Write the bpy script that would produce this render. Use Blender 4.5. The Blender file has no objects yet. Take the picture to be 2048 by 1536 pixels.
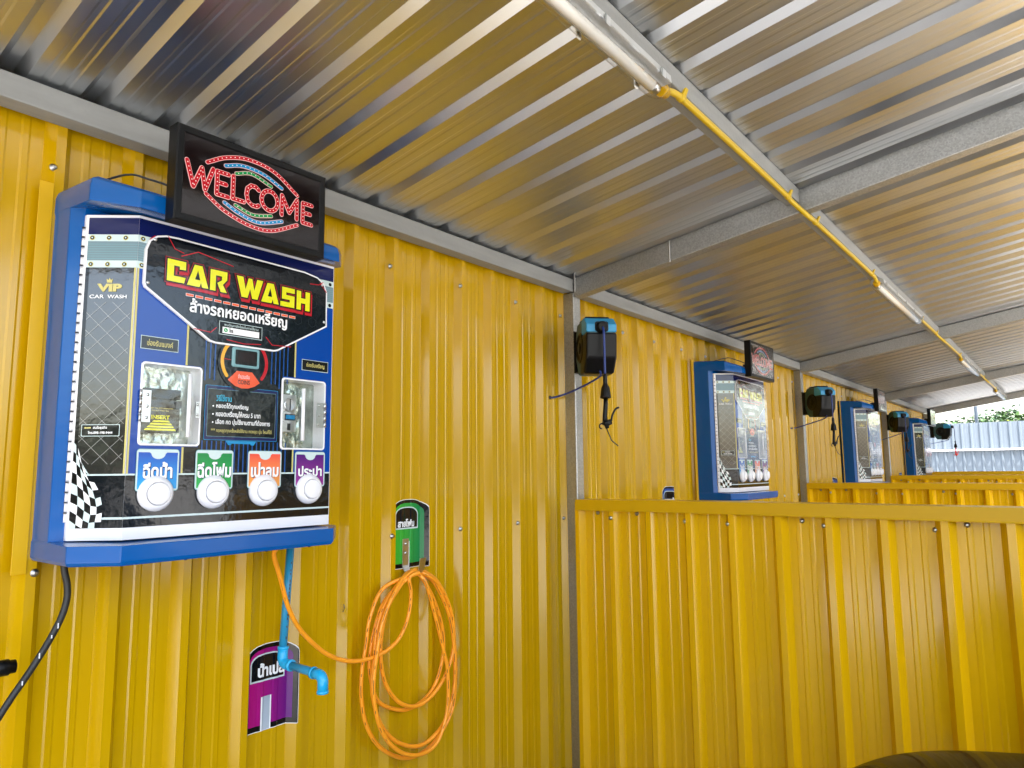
import bpy, bmesh, math, random
from mathutils import Vector, Matrix
from mathutils.geometry import tessellate_polygon
random.seed(7)
R_ = math.radians
SC = bpy.context.scene
COL = SC.collection
# ------------------------------------------------------------------ camera
cam = bpy.data.cameras.new('camera')
cam.sensor_width = 36.0
cam.lens = 36.0 * 1413.6 / 2048.0
cam.clip_start = 0.05
cam.clip_end = 2000
co = bpy.data.objects.new('camera', cam)
COL.objects.link(co)
yaw, pit, rol = R_(38.492), R_(7.023), R_(0.554)
fw = Vector((math.cos(yaw)*math.cos(pit), math.sin(yaw)*math.cos(pit), math.sin(pit)))
rt = Vector((math.sin(yaw), -math.cos(yaw), 0))
dn = fw.cross(rt)
r2 = rt*math.cos(rol) + dn*math.sin(rol)
d2 = -rt*math.sin(rol) + dn*math.cos(rol)
m3 = Matrix((r2, -d2, -fw)).transposed()
co.matrix_world = Matrix.Translation((0, -2.0, 1.55)) @ m3.to_4x4()
SC.camera = co
# ------------------------------------------------------------------ sky, sun, exposure
SUN_EL, SUN_AZ = R_(66), math.atan2(-0.25, -0.4)      # azimuth from +Y towards +X
w = bpy.data.worlds.new('World')
SC.world = w
w.use_nodes = True
nt = w.node_tree
sky = nt.nodes.new('ShaderNodeTexSky')
sky.sky_type = 'NISHITA'
sky.sun_disc = False
sky.sun_elevation = SUN_EL
sky.sun_rotation = SUN_AZ
sky.air_density = 1.2
sky.dust_density = 3.5
sky.ozone_density = 1.0
nt.links.new(sky.outputs[0], nt.nodes['Background'].inputs[0])
nt.nodes['Background'].inputs[1].default_value = 0.15
sl = bpy.data.lights.new('sun', 'SUN')
sl.energy = 4.0
sl.angle = R_(0.5)
sl.color = (1.0, 0.95, 0.87)
so = bpy.data.objects.new('sun', sl)
COL.objects.link(so)
sv = Vector((math.sin(SUN_AZ)*math.cos(SUN_EL), math.cos(SUN_AZ)*math.cos(SUN_EL), math.sin(SUN_EL)))
so.rotation_euler = sv.to_track_quat('Z', 'Y').to_euler()
SC.view_settings.view_transform = 'Standard'
SC.view_settings.look = 'None'
SC.view_settings.exposure = 2.5
SC.view_settings.gamma = 1.0
SC.render.engine = 'CYCLES'
SC.cycles.use_denoising = True
SC.cycles.max_bounces = 10
SC.cycles.diffuse_bounces = 6
SC.cycles.glossy_bounces = 6
SC.cycles.transparent_max_bounces = 12
SC.cycles.sample_clamp_indirect = 6.0

# ------------------------------------------------------------------ materials
def lin(h):
    h = h.lstrip('#')
    c = [int(h[i:i+2], 16)/255 for i in (0, 2, 4)]
    return tuple((x/12.92 if x <= .04045 else ((x+.055)/1.055)**2.4) for x in c)

def mat(name, col, rough=.5, metal=0.0, var=0.0, vscale=(8, 8, 8), bump=0.0, bscale=(40, 40, 40), rvar=0.0, spec=None, coat=0.0, bdist=.02):
    m = bpy.data.materials.new(name)
    m.use_nodes = True
    n = m.node_tree
    b = n.nodes['Principled BSDF']
    c = lin(col) if isinstance(col, str) else col
    b.inputs['Base Color'].default_value = (*c, 1)
    b.inputs['Roughness'].default_value = rough
    b.inputs['Metallic'].default_value = metal
    if spec is not None: b.inputs['Specular IOR Level'].default_value = spec
    if coat:
        b.inputs['Coat Weight'].default_value = coat
        b.inputs['Coat Roughness'].default_value = .05
    if var or bump or rvar:
        tc = n.nodes.new('ShaderNodeTexCoord')
    if var or rvar:
        mp = n.nodes.new('ShaderNodeMapping'); mp.inputs['Scale'].default_value = vscale
        n.links.new(tc.outputs['Object'], mp.inputs[0])
        nz = n.nodes.new('ShaderNodeTexNoise'); nz.inputs['Scale'].default_value = 1.0; nz.inputs['Detail'].default_value = 5
        n.links.new(mp.outputs[0], nz.inputs['Vector'])
        if var:
            mr = n.nodes.new('ShaderNodeMapRange')
            mr.inputs[1].default_value = .25; mr.inputs[2].default_value = .75
            mr.inputs[3].default_value = 1-var; mr.inputs[4].default_value = 1+var
            n.links.new(nz.outputs[0], mr.inputs[0])
            mx = n.nodes.new('ShaderNodeMix'); mx.data_type = 'RGBA'; mx.blend_type = 'MULTIPLY'
            mx.inputs[0].default_value = 1
            mx.inputs[6].default_value = (*c, 1)
            n.links.new(mr.outputs[0], mx.inputs[7])
            n.links.new(mx.outputs[2], b.inputs['Base Color'])
        if rvar:
            m2 = n.nodes.new('ShaderNodeMapRange')
            m2.inputs[1].default_value = .3; m2.inputs[2].default_value = .7
            m2.inputs[3].default_value = max(.02, rough-rvar); m2.inputs[4].default_value = rough+rvar
            n.links.new(nz.outputs[0], m2.inputs[0]); n.links.new(m2.outputs[0], b.inputs['Roughness'])
    if bump:
        mp = n.nodes.new('ShaderNodeMapping'); mp.inputs['Scale'].default_value = bscale
        n.links.new(tc.outputs['Object'], mp.inputs[0])
        nz = n.nodes.new('ShaderNodeTexNoise'); nz.inputs['Scale'].default_value = 1.0; nz.inputs['Detail'].default_value = 2
        n.links.new(mp.outputs[0], nz.inputs['Vector'])
        bp = n.nodes.new('ShaderNodeBump'); bp.inputs['Strength'].default_value = bump; bp.inputs['Distance'].default_value = bdist
        n.links.new(nz.outputs[0], bp.inputs['Height']); n.links.new(bp.outputs[0], b.inputs['Normal'])
    return m

def clear_mat(name, tint=(1, 1, 1), gloss=.04, rough=.03, k=.75):
    m = bpy.data.materials.new(name); m.use_nodes = True
    n = m.node_tree; n.nodes.clear()
    out = n.nodes.new('ShaderNodeOutputMaterial'); mix = n.nodes.new('ShaderNodeMixShader')
    tr = n.nodes.new('ShaderNodeBsdfTransparent'); tr.inputs[0].default_value = (*tint, 1)
    gl = n.nodes.new('ShaderNodeBsdfGlossy'); gl.inputs['Roughness'].default_value = rough
    lw = n.nodes.new('ShaderNodeLayerWeight'); pw = n.nodes.new('ShaderNodeMath'); pw.operation = 'POWER'; pw.inputs[1].default_value = 4
    n.links.new(lw.outputs['Facing'], pw.inputs[0]); fr = n.nodes.new('ShaderNodeMath'); fr.operation = 'MULTIPLY'; fr.inputs[1].default_value = k
    n.links.new(pw.outputs[0], fr.inputs[0])
    tc = n.nodes.new('ShaderNodeTexCoord'); nz = n.nodes.new('ShaderNodeTexNoise'); nz.inputs['Scale'].default_value = 22
    n.links.new(tc.outputs['Object'], nz.inputs['Vector'])
    bp = n.nodes.new('ShaderNodeBump'); bp.inputs['Strength'].default_value = .25; bp.inputs['Distance'].default_value = .01
    n.links.new(nz.outputs[0], bp.inputs['Height']); n.links.new(bp.outputs[0], gl.inputs['Normal'])
    ad = n.nodes.new('ShaderNodeMath'); ad.operation = 'ADD'; ad.inputs[1].default_value = gloss
    n.links.new(fr.outputs[0], ad.inputs[0]); n.links.new(ad.outputs[0], mix.inputs[0])
    n.links.new(tr.outputs[0], mix.inputs[1]); n.links.new(gl.outputs[0], mix.inputs[2])
    n.links.new(mix.outputs[0], out.inputs[0])
    return m

M = {}
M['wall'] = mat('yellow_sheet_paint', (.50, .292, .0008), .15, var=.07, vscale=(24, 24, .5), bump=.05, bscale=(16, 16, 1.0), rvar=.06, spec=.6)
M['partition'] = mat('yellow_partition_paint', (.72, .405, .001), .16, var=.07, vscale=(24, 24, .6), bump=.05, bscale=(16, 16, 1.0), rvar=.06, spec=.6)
M['cap'] = mat('yellow_flashing_paint', (.60, .345, .0015), .34, bump=.06, bscale=(3, 3, 9), spec=.35)
M['grey'] = mat('grey_steel_paint', (.25, .255, .25), .5, var=.12, vscale=(5, 30, 30), bump=.05, bscale=(60, 60, 60))
M['screw'] = mat('zinc_screw', (.42, .41, .39), .3, 1.0)
M['rubber'] = mat('black_rubber', (.012, .012, .012), .5)
M['black'] = mat('black_plastic', (.004, .004, .0045), .36, bump=.04, bscale=(300, 300, 300), spec=.22)
M['blue'] = mat('blue_fibreglass', (.0003, .080, .31), .20, var=.05, vscale=(9, 9, 3), bump=.10, bscale=(9, 9, 9), spec=.34)
M['white'] = mat('white_gloss', (.82, .81, .84), .25, coat=.3)
M['steel'] = mat('brushed_steel', (.55, .56, .56), .28, 1.0, var=.08, vscale=(60, 60, 4))
M['clear'] = clear_mat('clear_acrylic')
M['filmwrap'] = clear_mat('clear_film', gloss=.10, rough=.04, k=1.1)
M['film'] = mat('silver_green_reflection', (.40, .45, .40), .14, .75, var=.45, vscale=(20, 20, 12), bump=.35, bscale=(26, 26, 20))  # wrinkled tray film, the greenery it reflects is tinted into the colour

def galv(name, base, r0, r1, spangle, vs, bump, bs, rough_scale=6.0):
    m = bpy.data.materials.new(name); m.use_nodes = True
    n = m.node_tree; b = n.nodes['Principled BSDF']
    b.inputs['Metallic'].default_value = 1.0
    tc = n.nodes.new('ShaderNodeTexCoord')
    vo = n.nodes.new('ShaderNodeTexVoronoi'); vo.inputs['Scale'].default_value = vs
    n.links.new(tc.outputs['Object'], vo.inputs['Vector'])
    nz = n.nodes.new('ShaderNodeTexNoise'); nz.inputs['Scale'].default_value = rough_scale; nz.inputs['Detail'].default_value = 4
    n.links.new(tc.outputs['Object'], nz.inputs['Vector'])
    mr = n.nodes.new('ShaderNodeMapRange'); mr.inputs[3].default_value = 1-spangle; mr.inputs[4].default_value = 1+spangle
    sp = n.nodes.new('ShaderNodeSeparateColor'); n.links.new(vo.outputs['Color'], sp.inputs[0])
    n.links.new(sp.outputs[0], mr.inputs[0])
    mx = n.nodes.new('ShaderNodeMix'); mx.data_type = 'RGBA'; mx.blend_type = 'MULTIPLY'; mx.inputs[0].default_value = 1
    mx.inputs[6].default_value = (*base, 1); n.links.new(mr.outputs[0], mx.inputs[7])
    n.links.new(mx.outputs[2], b.inputs['Base Color'])
    m2 = n.nodes.new('ShaderNodeMapRange'); m2.inputs[1].default_value = .3; m2.inputs[2].default_value = .7
    m2.inputs[3].default_value = r0; m2.inputs[4].default_value = r1
    n.links.new(nz.outputs[0], m2.inputs[0]); n.links.new(m2.outputs[0], b.inputs['Roughness'])
    mp = n.nodes.new('ShaderNodeMapping'); mp.inputs['Scale'].default_value = bs
    n.links.new(tc.outputs['Object'], mp.inputs[0])
    n2 = n.nodes.new('ShaderNodeTexNoise'); n2.inputs['Scale'].default_value = 1; n2.inputs['Detail'].default_value = 2
    n.links.new(mp.outputs[0], n2.inputs['Vector'])
    bp = n.nodes.new('ShaderNodeBump'); bp.inputs['Strength'].default_value = bump; bp.inputs['Distance'].default_value = .02
    n.links.new(n2.outputs[0], bp.inputs['Height']); n.links.new(bp.outputs[0], b.inputs['Normal'])
    return m
M['roof'] = galv('galvalume_roof', (.60, .62, .645), .28, .40, .0, 300, .010, (6, .8, 6), 3.0)
M['galv'] = galv('galvanised_steel', (.43, .435, .43), .40, .55, .14, 170, .03, (30, 30, 30))
M['fence'] = mat('pale_blue_fence_paint', (.135, .165, .195), .45, var=.05, vscale=(3, 3, 1))

# printed colours
def pr(name, col, rough=.10, bump=.05, spec=.45, metal=0):
    M[name] = mat('print_'+name, col, rough, metal, bump=bump, bscale=(38, 38, 38), spec=spec, bdist=.01)
pr('royal', (.002, .05, .30)); pr('navy', (.006, .010, .075)); pr('dark', (.004, .006, .009), .08, .04, .5); pr('coal', (.012, .013, .012))
pr('silver', (.55, .66, .66), .2); pr('steelband', (.16, .24, .28), .2); pr('gold', (.55, .48, .16), .25); pr('white_ink', (.85, .85, .86))
pr('red', (.46, .010, .020)); pr('darkred', (.22, .008, .010)); pr('yellow_ink', (.72, .70, .01)); pr('orange', (.78, .10, .02)); pr('amber', (.75, .38, .03))
pr('green', (.01, .24, .06)); pr('purple', (.10, .015, .17)); pr('cyan', (.05, .42, .62)); pr('skyblue', (.012, .23, .48)); pr('stripe', (.012, .07, .26))
pr('charcoal', (.022, .021, .019), .07, .03, 1.0); pr('diam_glare', (.24, .24, .23), .07, .03, 1.0); pr('pink', (.85, .50, .50)); pr('signface', (.007, .004, .0045), .08, .015, .4); pr('black_ink', (.004, .004, .004)); pr('teal', (.17, .33, .36), .2)  # quilt line print is lightened in colour to carry the facet's reflected glare
pr('hexline', (.03, .036, .038)); pr('coral', (.72, .10, .04)); pr('lilac', (.26, .03, .28)); pr('brightgreen', (.02, .33, .08)); pr('deepblue', (.006, .10, .62)); pr('labelcyan', (.01, .36, .72))

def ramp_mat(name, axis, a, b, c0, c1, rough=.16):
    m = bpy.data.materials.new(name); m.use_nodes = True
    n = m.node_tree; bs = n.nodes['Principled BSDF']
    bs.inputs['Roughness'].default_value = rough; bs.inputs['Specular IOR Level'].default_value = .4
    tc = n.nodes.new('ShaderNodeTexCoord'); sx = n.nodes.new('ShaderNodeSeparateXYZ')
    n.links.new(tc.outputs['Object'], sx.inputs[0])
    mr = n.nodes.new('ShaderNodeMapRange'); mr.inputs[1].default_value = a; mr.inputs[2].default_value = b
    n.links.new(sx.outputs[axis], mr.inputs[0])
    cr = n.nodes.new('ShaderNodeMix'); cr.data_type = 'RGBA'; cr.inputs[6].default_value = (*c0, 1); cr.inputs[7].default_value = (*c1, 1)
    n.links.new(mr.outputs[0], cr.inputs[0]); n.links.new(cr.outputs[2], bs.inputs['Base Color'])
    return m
M['lab0'] = ramp_mat('print_label_blue', 'Z', .18, .28, (.005, .33, .70), (.01, .05, .40))
M['lab1'] = ramp_mat('print_label_green', 'Z', .18, .28, (.01, .36, .06), (.004, .20, .05))
M['lab2'] = ramp_mat('print_label_orange', 'Z', .18, .28, (.80, .36, .08), (.75, .06, .05))
M['lab3'] = ramp_mat('print_label_purple', 'Z', .18, .28, (.28, .03, .26), (.06, .012, .15))

# ------------------------------------------------------------------ mesh helpers
class MB:
    def __init__(self):
        self.bm = bmesh.new(); self.mats = []; self.eps = 0.0
    def mi(self, key):
        if key not in self.mats: self.mats.append(key)
        return self.mats.index(key)
    def face(self, pts, mk, smooth=False):
        vs = [self.bm.verts.new(p) for p in pts]
        f = self.bm.faces.new(vs); f.material_index = self.mi(mk); f.smooth = smooth
        return f
    def box(self, x0, x1, y0, y1, z0, z1, mk):
        v = [self.bm.verts.new((x, y, z)) for x in (x0, x1) for y in (y0, y1) for z in (z0, z1)]
        i = self.mi(mk)
        for q in ((0, 1, 3, 2), (4, 6, 7, 5), (0, 4, 5, 1), (2, 3, 7, 6), (0, 2, 6, 4), (1, 5, 7, 3)):
            f = self.bm.faces.new([v[k] for k in q]); f.material_index = i
        return v
    def rings(self, rings, mk, cap=True, smooth=False, closed=True):
        i = self.mi(mk)
        rv = [[self.bm.verts.new(p) for p in r] for r in rings]
        n = len(rv[0])
        for a, b in zip(rv[:-1], rv[1:]):
            for k in range(n if closed else n-1):
                f = self.bm.faces.new((a[k], a[(k+1) % n], b[(k+1) % n], b[k])); f.material_index = i; f.smooth = smooth
        if cap:
            for r in (rv[0], rv[-1]):
                try:
                    f = self.bm.faces.new(r); f.material_index = i
                except ValueError: pass
        return rv
    def tube(self, path, r, mk, seg=10, cap=True):
        path = [Vector(p) for p in path]
        rs = r if isinstance(r, (list, tuple)) else [r]*len(path)
        rings = []; up = None
        for k, p in enumerate(path):
            t = (path[min(k+1, len(path)-1)] - path[max(k-1, 0)])
            if t.length < 1e-9: t = Vector((0, 0, 1))
            t.normalize()
            if up is None:
                up = Vector((0, 0, 1)) if abs(t.z) < .9 else Vector((1, 0, 0))
            up = (up - t*up.dot(t)).normalized(); sd = t.cross(up)
            rings.append([p + (up*math.cos(a)+sd*math.sin(a))*rs[k] for a in [2*math.pi*j/seg for j in range(seg)]])
        self.rings(rings, mk, cap, True)
    def lathe(self, o, ax, prof, mk, seg=28, cap=True):
        o = Vector(o); ax = Vector(ax).normalized()
        u = Vector((0, 0, 1)) if abs(ax.z) < .9 else Vector((1, 0, 0))
        u = (u-ax*u.dot(ax)).normalized(); v = ax.cross(u)
        self.rings([[o+ax*h+(u*math.cos(a)+v*math.sin(a))*max(r, 1e-4) for a in [2*math.pi*j/seg for j in range(seg)]] for r, h in prof], mk, cap, True)
    def poly(self, outer, fn, mk, holes=(), depth=0.0):
        loops = [list(outer)]+[list(h) for h in holes]
        flat = [p for l in loops for p in l]
        tris = tessellate_polygon([[Vector((p[0], p[1], 0)) for p in l] for l in loops])
        self.eps += 3e-6
        vs = [self.bm.verts.new(fn(p[0], p[1], depth+self.eps)) for p in flat]
        i = self.mi(mk)
        for t in tris:
            try:
                f = self.bm.faces.new([vs[k] for k in t]); f.material_index = i
            except ValueError: pass
    def build(self, name, parent=None, bevel=0, seg=2, smooth=False, loc=None, recalc=True):
        if recalc: bmesh.ops.recalc_face_normals(self.bm, faces=self.bm.faces)
        me = bpy.data.meshes.new(name); self.bm.to_mesh(me); self.bm.free()
        for k in self.mats: me.materials.append(M[k])
        o = bpy.data.objects.new(name, me); COL.objects.link(o)
        if smooth:
            for p in me.polygons: p.use_smooth = True
        if parent: o.parent = parent
        if loc: o.location = loc
        if bevel:
            b = o.modifiers.new('bevel', 'BEVEL'); b.width = bevel; b.segments = seg; b.limit_method = 'ANGLE'; b.angle_limit = R_(25)
            if smooth: b.harden_normals = True
        return o

def tag(o, label=None, cat=None, group=None, kind=None):
    if label: o['label'] = label
    if cat: o['category'] = cat
    if group: o['group'] = group
    if kind: o['kind'] = kind
    return o
def thing(name, label, cat, loc=(0, 0, 0), rz=0, group=None):
    o = bpy.data.objects.new(name, None); COL.objects.link(o)
    o.location = loc; o.rotation_euler = (0, 0, rz); o.empty_display_size = .1
    return tag(o, label, cat, group)
def copy_tree(o, parent=None):
    c = o.copy(); COL.objects.link(c); c.parent = parent
    for ch in list(o.children): copy_tree(ch, c)
    return c
def rect(a, b, c, d): return [(a, b), (c, b), (c, d), (a, d)]
def rrect(a, b, c, d, r, n=5):
    out = []
    for cx, cy, s in ((c-r, d-r, 0), (a+r, d-r, 90), (a+r, b+r, 180), (c-r, b+r, 270)):
        for k in range(n+1):
            t = R_(s+90*k/n); out.append((cx+r*math.cos(t), cy+r*math.sin(t)))
    return out
def disc(x, y, r, n=16): return [(x+r*math.cos(2*math.pi*k/n), y+r*math.sin(2*math.pi*k/n)) for k in range(n)]
def area(p): return .5*sum(p[i][0]*p[(i+1) % len(p)][1]-p[(i+1) % len(p)][0]*p[i][1] for i in range(len(p)))
def offset(p, w):
    if area(p) < 0: w = -w
    n = len(p); out = []
    for i in range(n):
        a, b, c = Vector(p[i-1]), Vector(p[i]), Vector(p[(i+1) % n])
        e1, e2 = (b-a), (c-b)
        if e1.length < 1e-9 or e2.length < 1e-9: out.append(tuple(b)); continue
        n1 = Vector((e1.y, -e1.x)).normalized(); n2 = Vector((e2.y, -e2.x)).normalized()
        q = n1+n2
        if q.length < .2: q = n1
        q.normalize(); k = 1/max(.45, q.dot(n1))
        out.append(tuple(b+q*w*k))
    return out
def inside(pt, p):
    r = False; j = len(p)-1
    for i in range(len(p)):
        if (p[i][1] > pt[1]) != (p[j][1] > pt[1]) and pt[0] < (p[j][0]-p[i][0])*(pt[1]-p[i][1])/(p[j][1]-p[i][1])+p[i][0]: r = not r
        j = i
    return r
_tc = {}
def glyphs(s, bold):
    if (s, bold) in _tc: return _tc[(s, bold)]
    cu = bpy.data.curves.new('t', 'FONT'); cu.body = s; cu.size = 1
    o = bpy.data.objects.new('t', cu); COL.objects.link(o)
    bpy.context.view_layer.update()
    dg = bpy.context.evaluated_depsgraph_get()
    cv = o.evaluated_get(dg).to_curve(dg)
    loops = []
    for sp in cv.splines:
        pts = []
        if sp.type == 'BEZIER':
            bp = sp.bezier_points
            for i in range(len(bp)):
                a, b = bp[i], bp[(i+1) % len(bp)]
                straight = (a.handle_right-a.co).cross(b.co-a.co).length < 1e-6 and (b.handle_left-b.co).cross(b.co-a.co).length < 1e-6
                for k in range(1 if straight else 4):
                    t = k/4
                    q = a.co*(1-t)**3+a.handle_right*3*t*(1-t)**2+b.handle_left*3*t*t*(1-t)+b.co*t**3
                    if not pts or (Vector(pts[-1])-Vector((q.x, q.y))).length > 1e-4: pts.append((q.x, q.y))
        else:
            pts = [(p.co.x, p.co.y) for p in sp.points]
        if len(pts) > 2 and abs(area(pts)) > 1e-6: loops.append(pts)
    COL.objects.unlink(o); bpy.data.objects.remove(o); bpy.data.curves.remove(cu)
    if not loops: return []
    outs, hol = [], []
    for l in loops:
        par = [q for q in loops if q is not l and abs(area(q)) > abs(area(l)) and inside(l[0], q)]
        if par and area(min(par, key=lambda q: abs(area(q))))*area(l) < 0: hol.append(l)
        else: outs.append(l)
    res = []
    for l in outs:
        hs = [h for h in hol if inside(h[0], l)]
        res.append([offset(l, bold), [offset(h, -bold*.9) for h in hs]])
    _tc[(s, bold)] = res
    return res
def text(mb, s, fn, x0, x1, z0, z1, mk, depth, bold=.03):
    g = glyphs(s, bold)
    if not g: return
    xs = [p[0] for o, h in g for p in o]; ys = [p[1] for o, h in g for p in o]
    a, b, c, d = min(xs), max(xs), min(ys), max(ys)
    f = lambda p: (x0+(p[0]-a)/(b-a)*(x1-x0), z0+(p[1]-c)/(d-c)*(z1-z0))
    for o, h in g: mb.poly([f(p) for p in o], fn, mk, [[f(p) for p in q] for q in h], depth)
def stroke(mb, pts, wd, fn, mk, depth, closed=False, round_=True):
    pts = [Vector(p) for p in pts]
    if closed: pts = pts+[pts[0]]
    for a, b in zip(pts[:-1], pts[1:]):
        d = b-a
        if d.length < 1e-7: continue
        n = Vector((-d.y, d.x)).normalized()*wd/2
        mb.poly([tuple(a+n), tuple(b+n), tuple(b-n), tuple(a-n)], fn, mk, (), depth)
    if round_:
        for p in pts: mb.poly(disc(p.x, p.y, wd/2, 10), fn, mk, (), depth)
def spline(pts, n=8, closed=False):
    P = [Vector(p) for p in pts]; out = []; L = len(P)
    rng = range(L if closed else L-1)
    for i in rng:
        p0 = P[(i-1) % L] if closed or i > 0 else P[0]*2-P[1]
        p1, p2 = P[i], P[(i+1) % L]
        p3 = P[(i+2) % L] if closed or i+2 < L else p2*2-p1
        for k in range(n):
            t = k/n
            out.append(.5*((2*p1)+(p2-p0)*t+(2*p0-5*p1+4*p2-p3)*t*t+(3*p1-p0-3*p2+p3)*t**3))
    if not closed: out.append(P[-1])
    return out

# ------------------------------------------------------------------ layout numbers
POST = [2.9, 6.61, 10.23, 13.52]          # -X faces of the posts
MACH = [0.0, 3.81, 7.56, 11.03]           # bay offsets of the machines
X0, X1 = -1.05, 13.62                     # ends of the shed
ROOF_Y0, ROOF_Y1 = 0.16, -3.7
def roof_z(y): return 2.497 - .157*y

def profile(a, b, base, pitch, rib_w, top_w, h, beads=(.21, .385, .60, .775), bh=.0019):
    """list of (s, height) for a trapezoid-ribbed sheet between a and b"""
    out = []; k = math.floor((a-base)/pitch)-1
    sl_ = (rib_w-top_w)/2
    while base+k*pitch < b+pitch:
        s = base+k*pitch
        out += [(s, 0), (s+sl_, h), (s+sl_+top_w, h), (s+rib_w, 0)]
        pan = pitch-rib_w
        for b0, b1 in ((beads[0], beads[1]), (beads[2], beads[3])):
            out += [(s+rib_w+b0*pan, 0), (s+rib_w+b0*pan+.005, bh), (s+rib_w+b1*pan-.005, bh), (s+rib_w+b1*pan, 0)]
        k += 1
    def at(x):
        for (x0, h0), (x1, h1) in zip(out[:-1], out[1:]):
            if x0 <= x <= x1: return h0 if x1 == x0 else h0+(h1-h0)*(x-x0)/(x1-x0)
        return 0
    res = [(a, at(a))]+[p for p in out if a < p[0] < b]+[(b, at(b))]
    return res, at
WALLP, wall_at = profile(X0, X1, .602, .1905, .062, .022, .030)
def wy(x): return -wall_at(x)

# ------------------------------------------------------------------ ground
g = MB(); g.box(-300, 300, -300, 300, -.3, 0, 'ground')
M['ground'] = mat('gravel_ground', (.34, .33, .31), .9, var=.2, vscale=(2, 2, 2), bump=.4, bscale=(60, 60, 60))
tag(g.build('ground'), kind='structure')
g = MB(); g.box(X0-.4, X1+.4, -4.1, .3, .004, .12, 'concrete')
M['concrete'] = mat('wet_concrete', (.24, .235, .22), .45, var=.18, vscale=(1.2, 1.2, 1), rvar=.15)
tag(g.build('floor_slab'), kind='structure')

# ------------------------------------------------------------------ the shed
shed = thing('wash_shed', 'open fronted car wash shed with yellow corrugated back wall and bare metal roof', 'shed', (0, 0, 0))
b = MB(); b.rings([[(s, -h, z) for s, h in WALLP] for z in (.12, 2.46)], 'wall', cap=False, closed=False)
b.build('wall_sheet', shed)
ROOFP, roof_at = profile(X0-.1, X1+.02, .53-.066, .1835, .066, .026, .021, bh=.0013)
b = MB()
ys = [ROOF_Y0+(ROOF_Y1-ROOF_Y0)*i/12 for i in range(13)]
b.rings([[(s, y, roof_z(y)+h) for s, h in ROOFP] for y in ys], 'roof', cap=False, closed=False)
b.build('roof_sheet', shed)
for px in [X0]+POST:
    b = MB(); b.box(px, px+.062, -.092, -.03, .12, 2.435, 'galv'); b.build('post', shed, .004)
    b = MB(); b.box(px, px+.062, -3.60, -3.54, .12, roof_z(-3.57)-.112, 'galv'); b.build('post', shed, .004)
    # rafter along the slope
    b = MB()
    def sec(y, t): return [(px+.001, y, roof_z(y)-.004), (px+.061, y, roof_z(y)-.004), (px+.061, y, roof_z(y)-.004-t), (px+.001, y, roof_z(y)-.004-t)]
    b.rings([sec(-.094, .098), sec(-3.65, .098)], 'galv'); b.build('rafter', shed, .003)
xs = [X0]+POST
for x0, x1 in zip(xs[:-1], xs[1:]):
    b = MB(); b.box(x0+.063, x1-.001, -.093, -.031, 2.438, 2.503, 'grey'); b.build('wall_beam', shed, .003)
    for yp in (-1.2, -2.4, -3.5):
        b = MB(); zz = roof_z(yp)-.001
        b.box(x0+.063, x1-.001, yp, yp+.056, zz-.062, zz-.002, 'grey'); b.build('purlin', shed, .003)
b = MB(); b.box(X0, X1, .045, .055, 2.30, 2.514, 'rubber'); b.build('light_block_strip', shed)  # added dark strip, stops sky light showing through the rib gaps above the beam
# welds and a joint plate on the first rafter
b = MB()
for k in range(26):
    t = k/25; b.lathe((2.899-.001, -.62, 2.49+t*.095+roof_z(-.62)-roof_z(-.62)), (-1, 0, 0), [(.006, 0), (.004, .003), (.001, .004)], 'screw', 7)
b.build('weld_bead', shed)
b = MB()
for k in range(14):
    b.lathe((2.899, -.10-.003*random.random(), 2.44+.007*k), (-1, -1, 0), [(.006, 0), (.004, .004), (.001, .005)], 'screw', 7)
b.build('weld_bead', shed)
def screw_mb(b, p, ax, r=.0098):
    b.lathe(p, ax, [(r, 0), (r, .002), (r*.62, .0025), (r*.62, .008), (r*.3, .0085)], 'screw', 12)
def one_screw(parent, p, ax, r=.0098, name='roofing_screw'):
    b = MB(); screw_mb(b, (0, 0, 0), ax, r); return b.build(name, parent, loc=p)
for x in (.619, 1.756, 2.141, 2.52, 2.895): one_screw(shed, (x, wy(x)-.0005, 2.326), (0.12, -1, 0))
for x in (.640, 1.768, 2.141, 2.52, 2.895): one_screw(shed, (x, wy(x)-.0005, 1.32), (0.12, -1, 0))
for i, px in enumerate(POST[:3]):
    for k in range(0, 19, 2):
        x = .602+.032+.1905*(math.ceil((px+.1-.634)/.1905)+k)
        if x > (POST+[99])[i+1]-.06: continue
        for z in (2.326, 1.32): 
            if z > 1.4 or i < 1: one_screw(shed, (x, wy(x)-.0005, z), (0, -1, 0))
# torn burr in the sheet below the machine
b = MB(); b.rings([[(-.004, 0, -.014), (.004, 0, -.014)], [(-.007, -.012, 0), (.006, -.004, 0)], [(-.003, -.004, .012), (.004, 0, .012)]], 'screw', cap=False, closed=False)
b.build('sheet_burr', shed, loc=(1.566, wy(1.566)-.001, 1.098))
# yellow trim strip beside every machine
for off in MACH:
    b = MB(); b.box(.590+off, .622+off, -.0335, -.0312, 1.32, 2.283, 'cap'); b.build('trim_strip', shed, .001)

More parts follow.
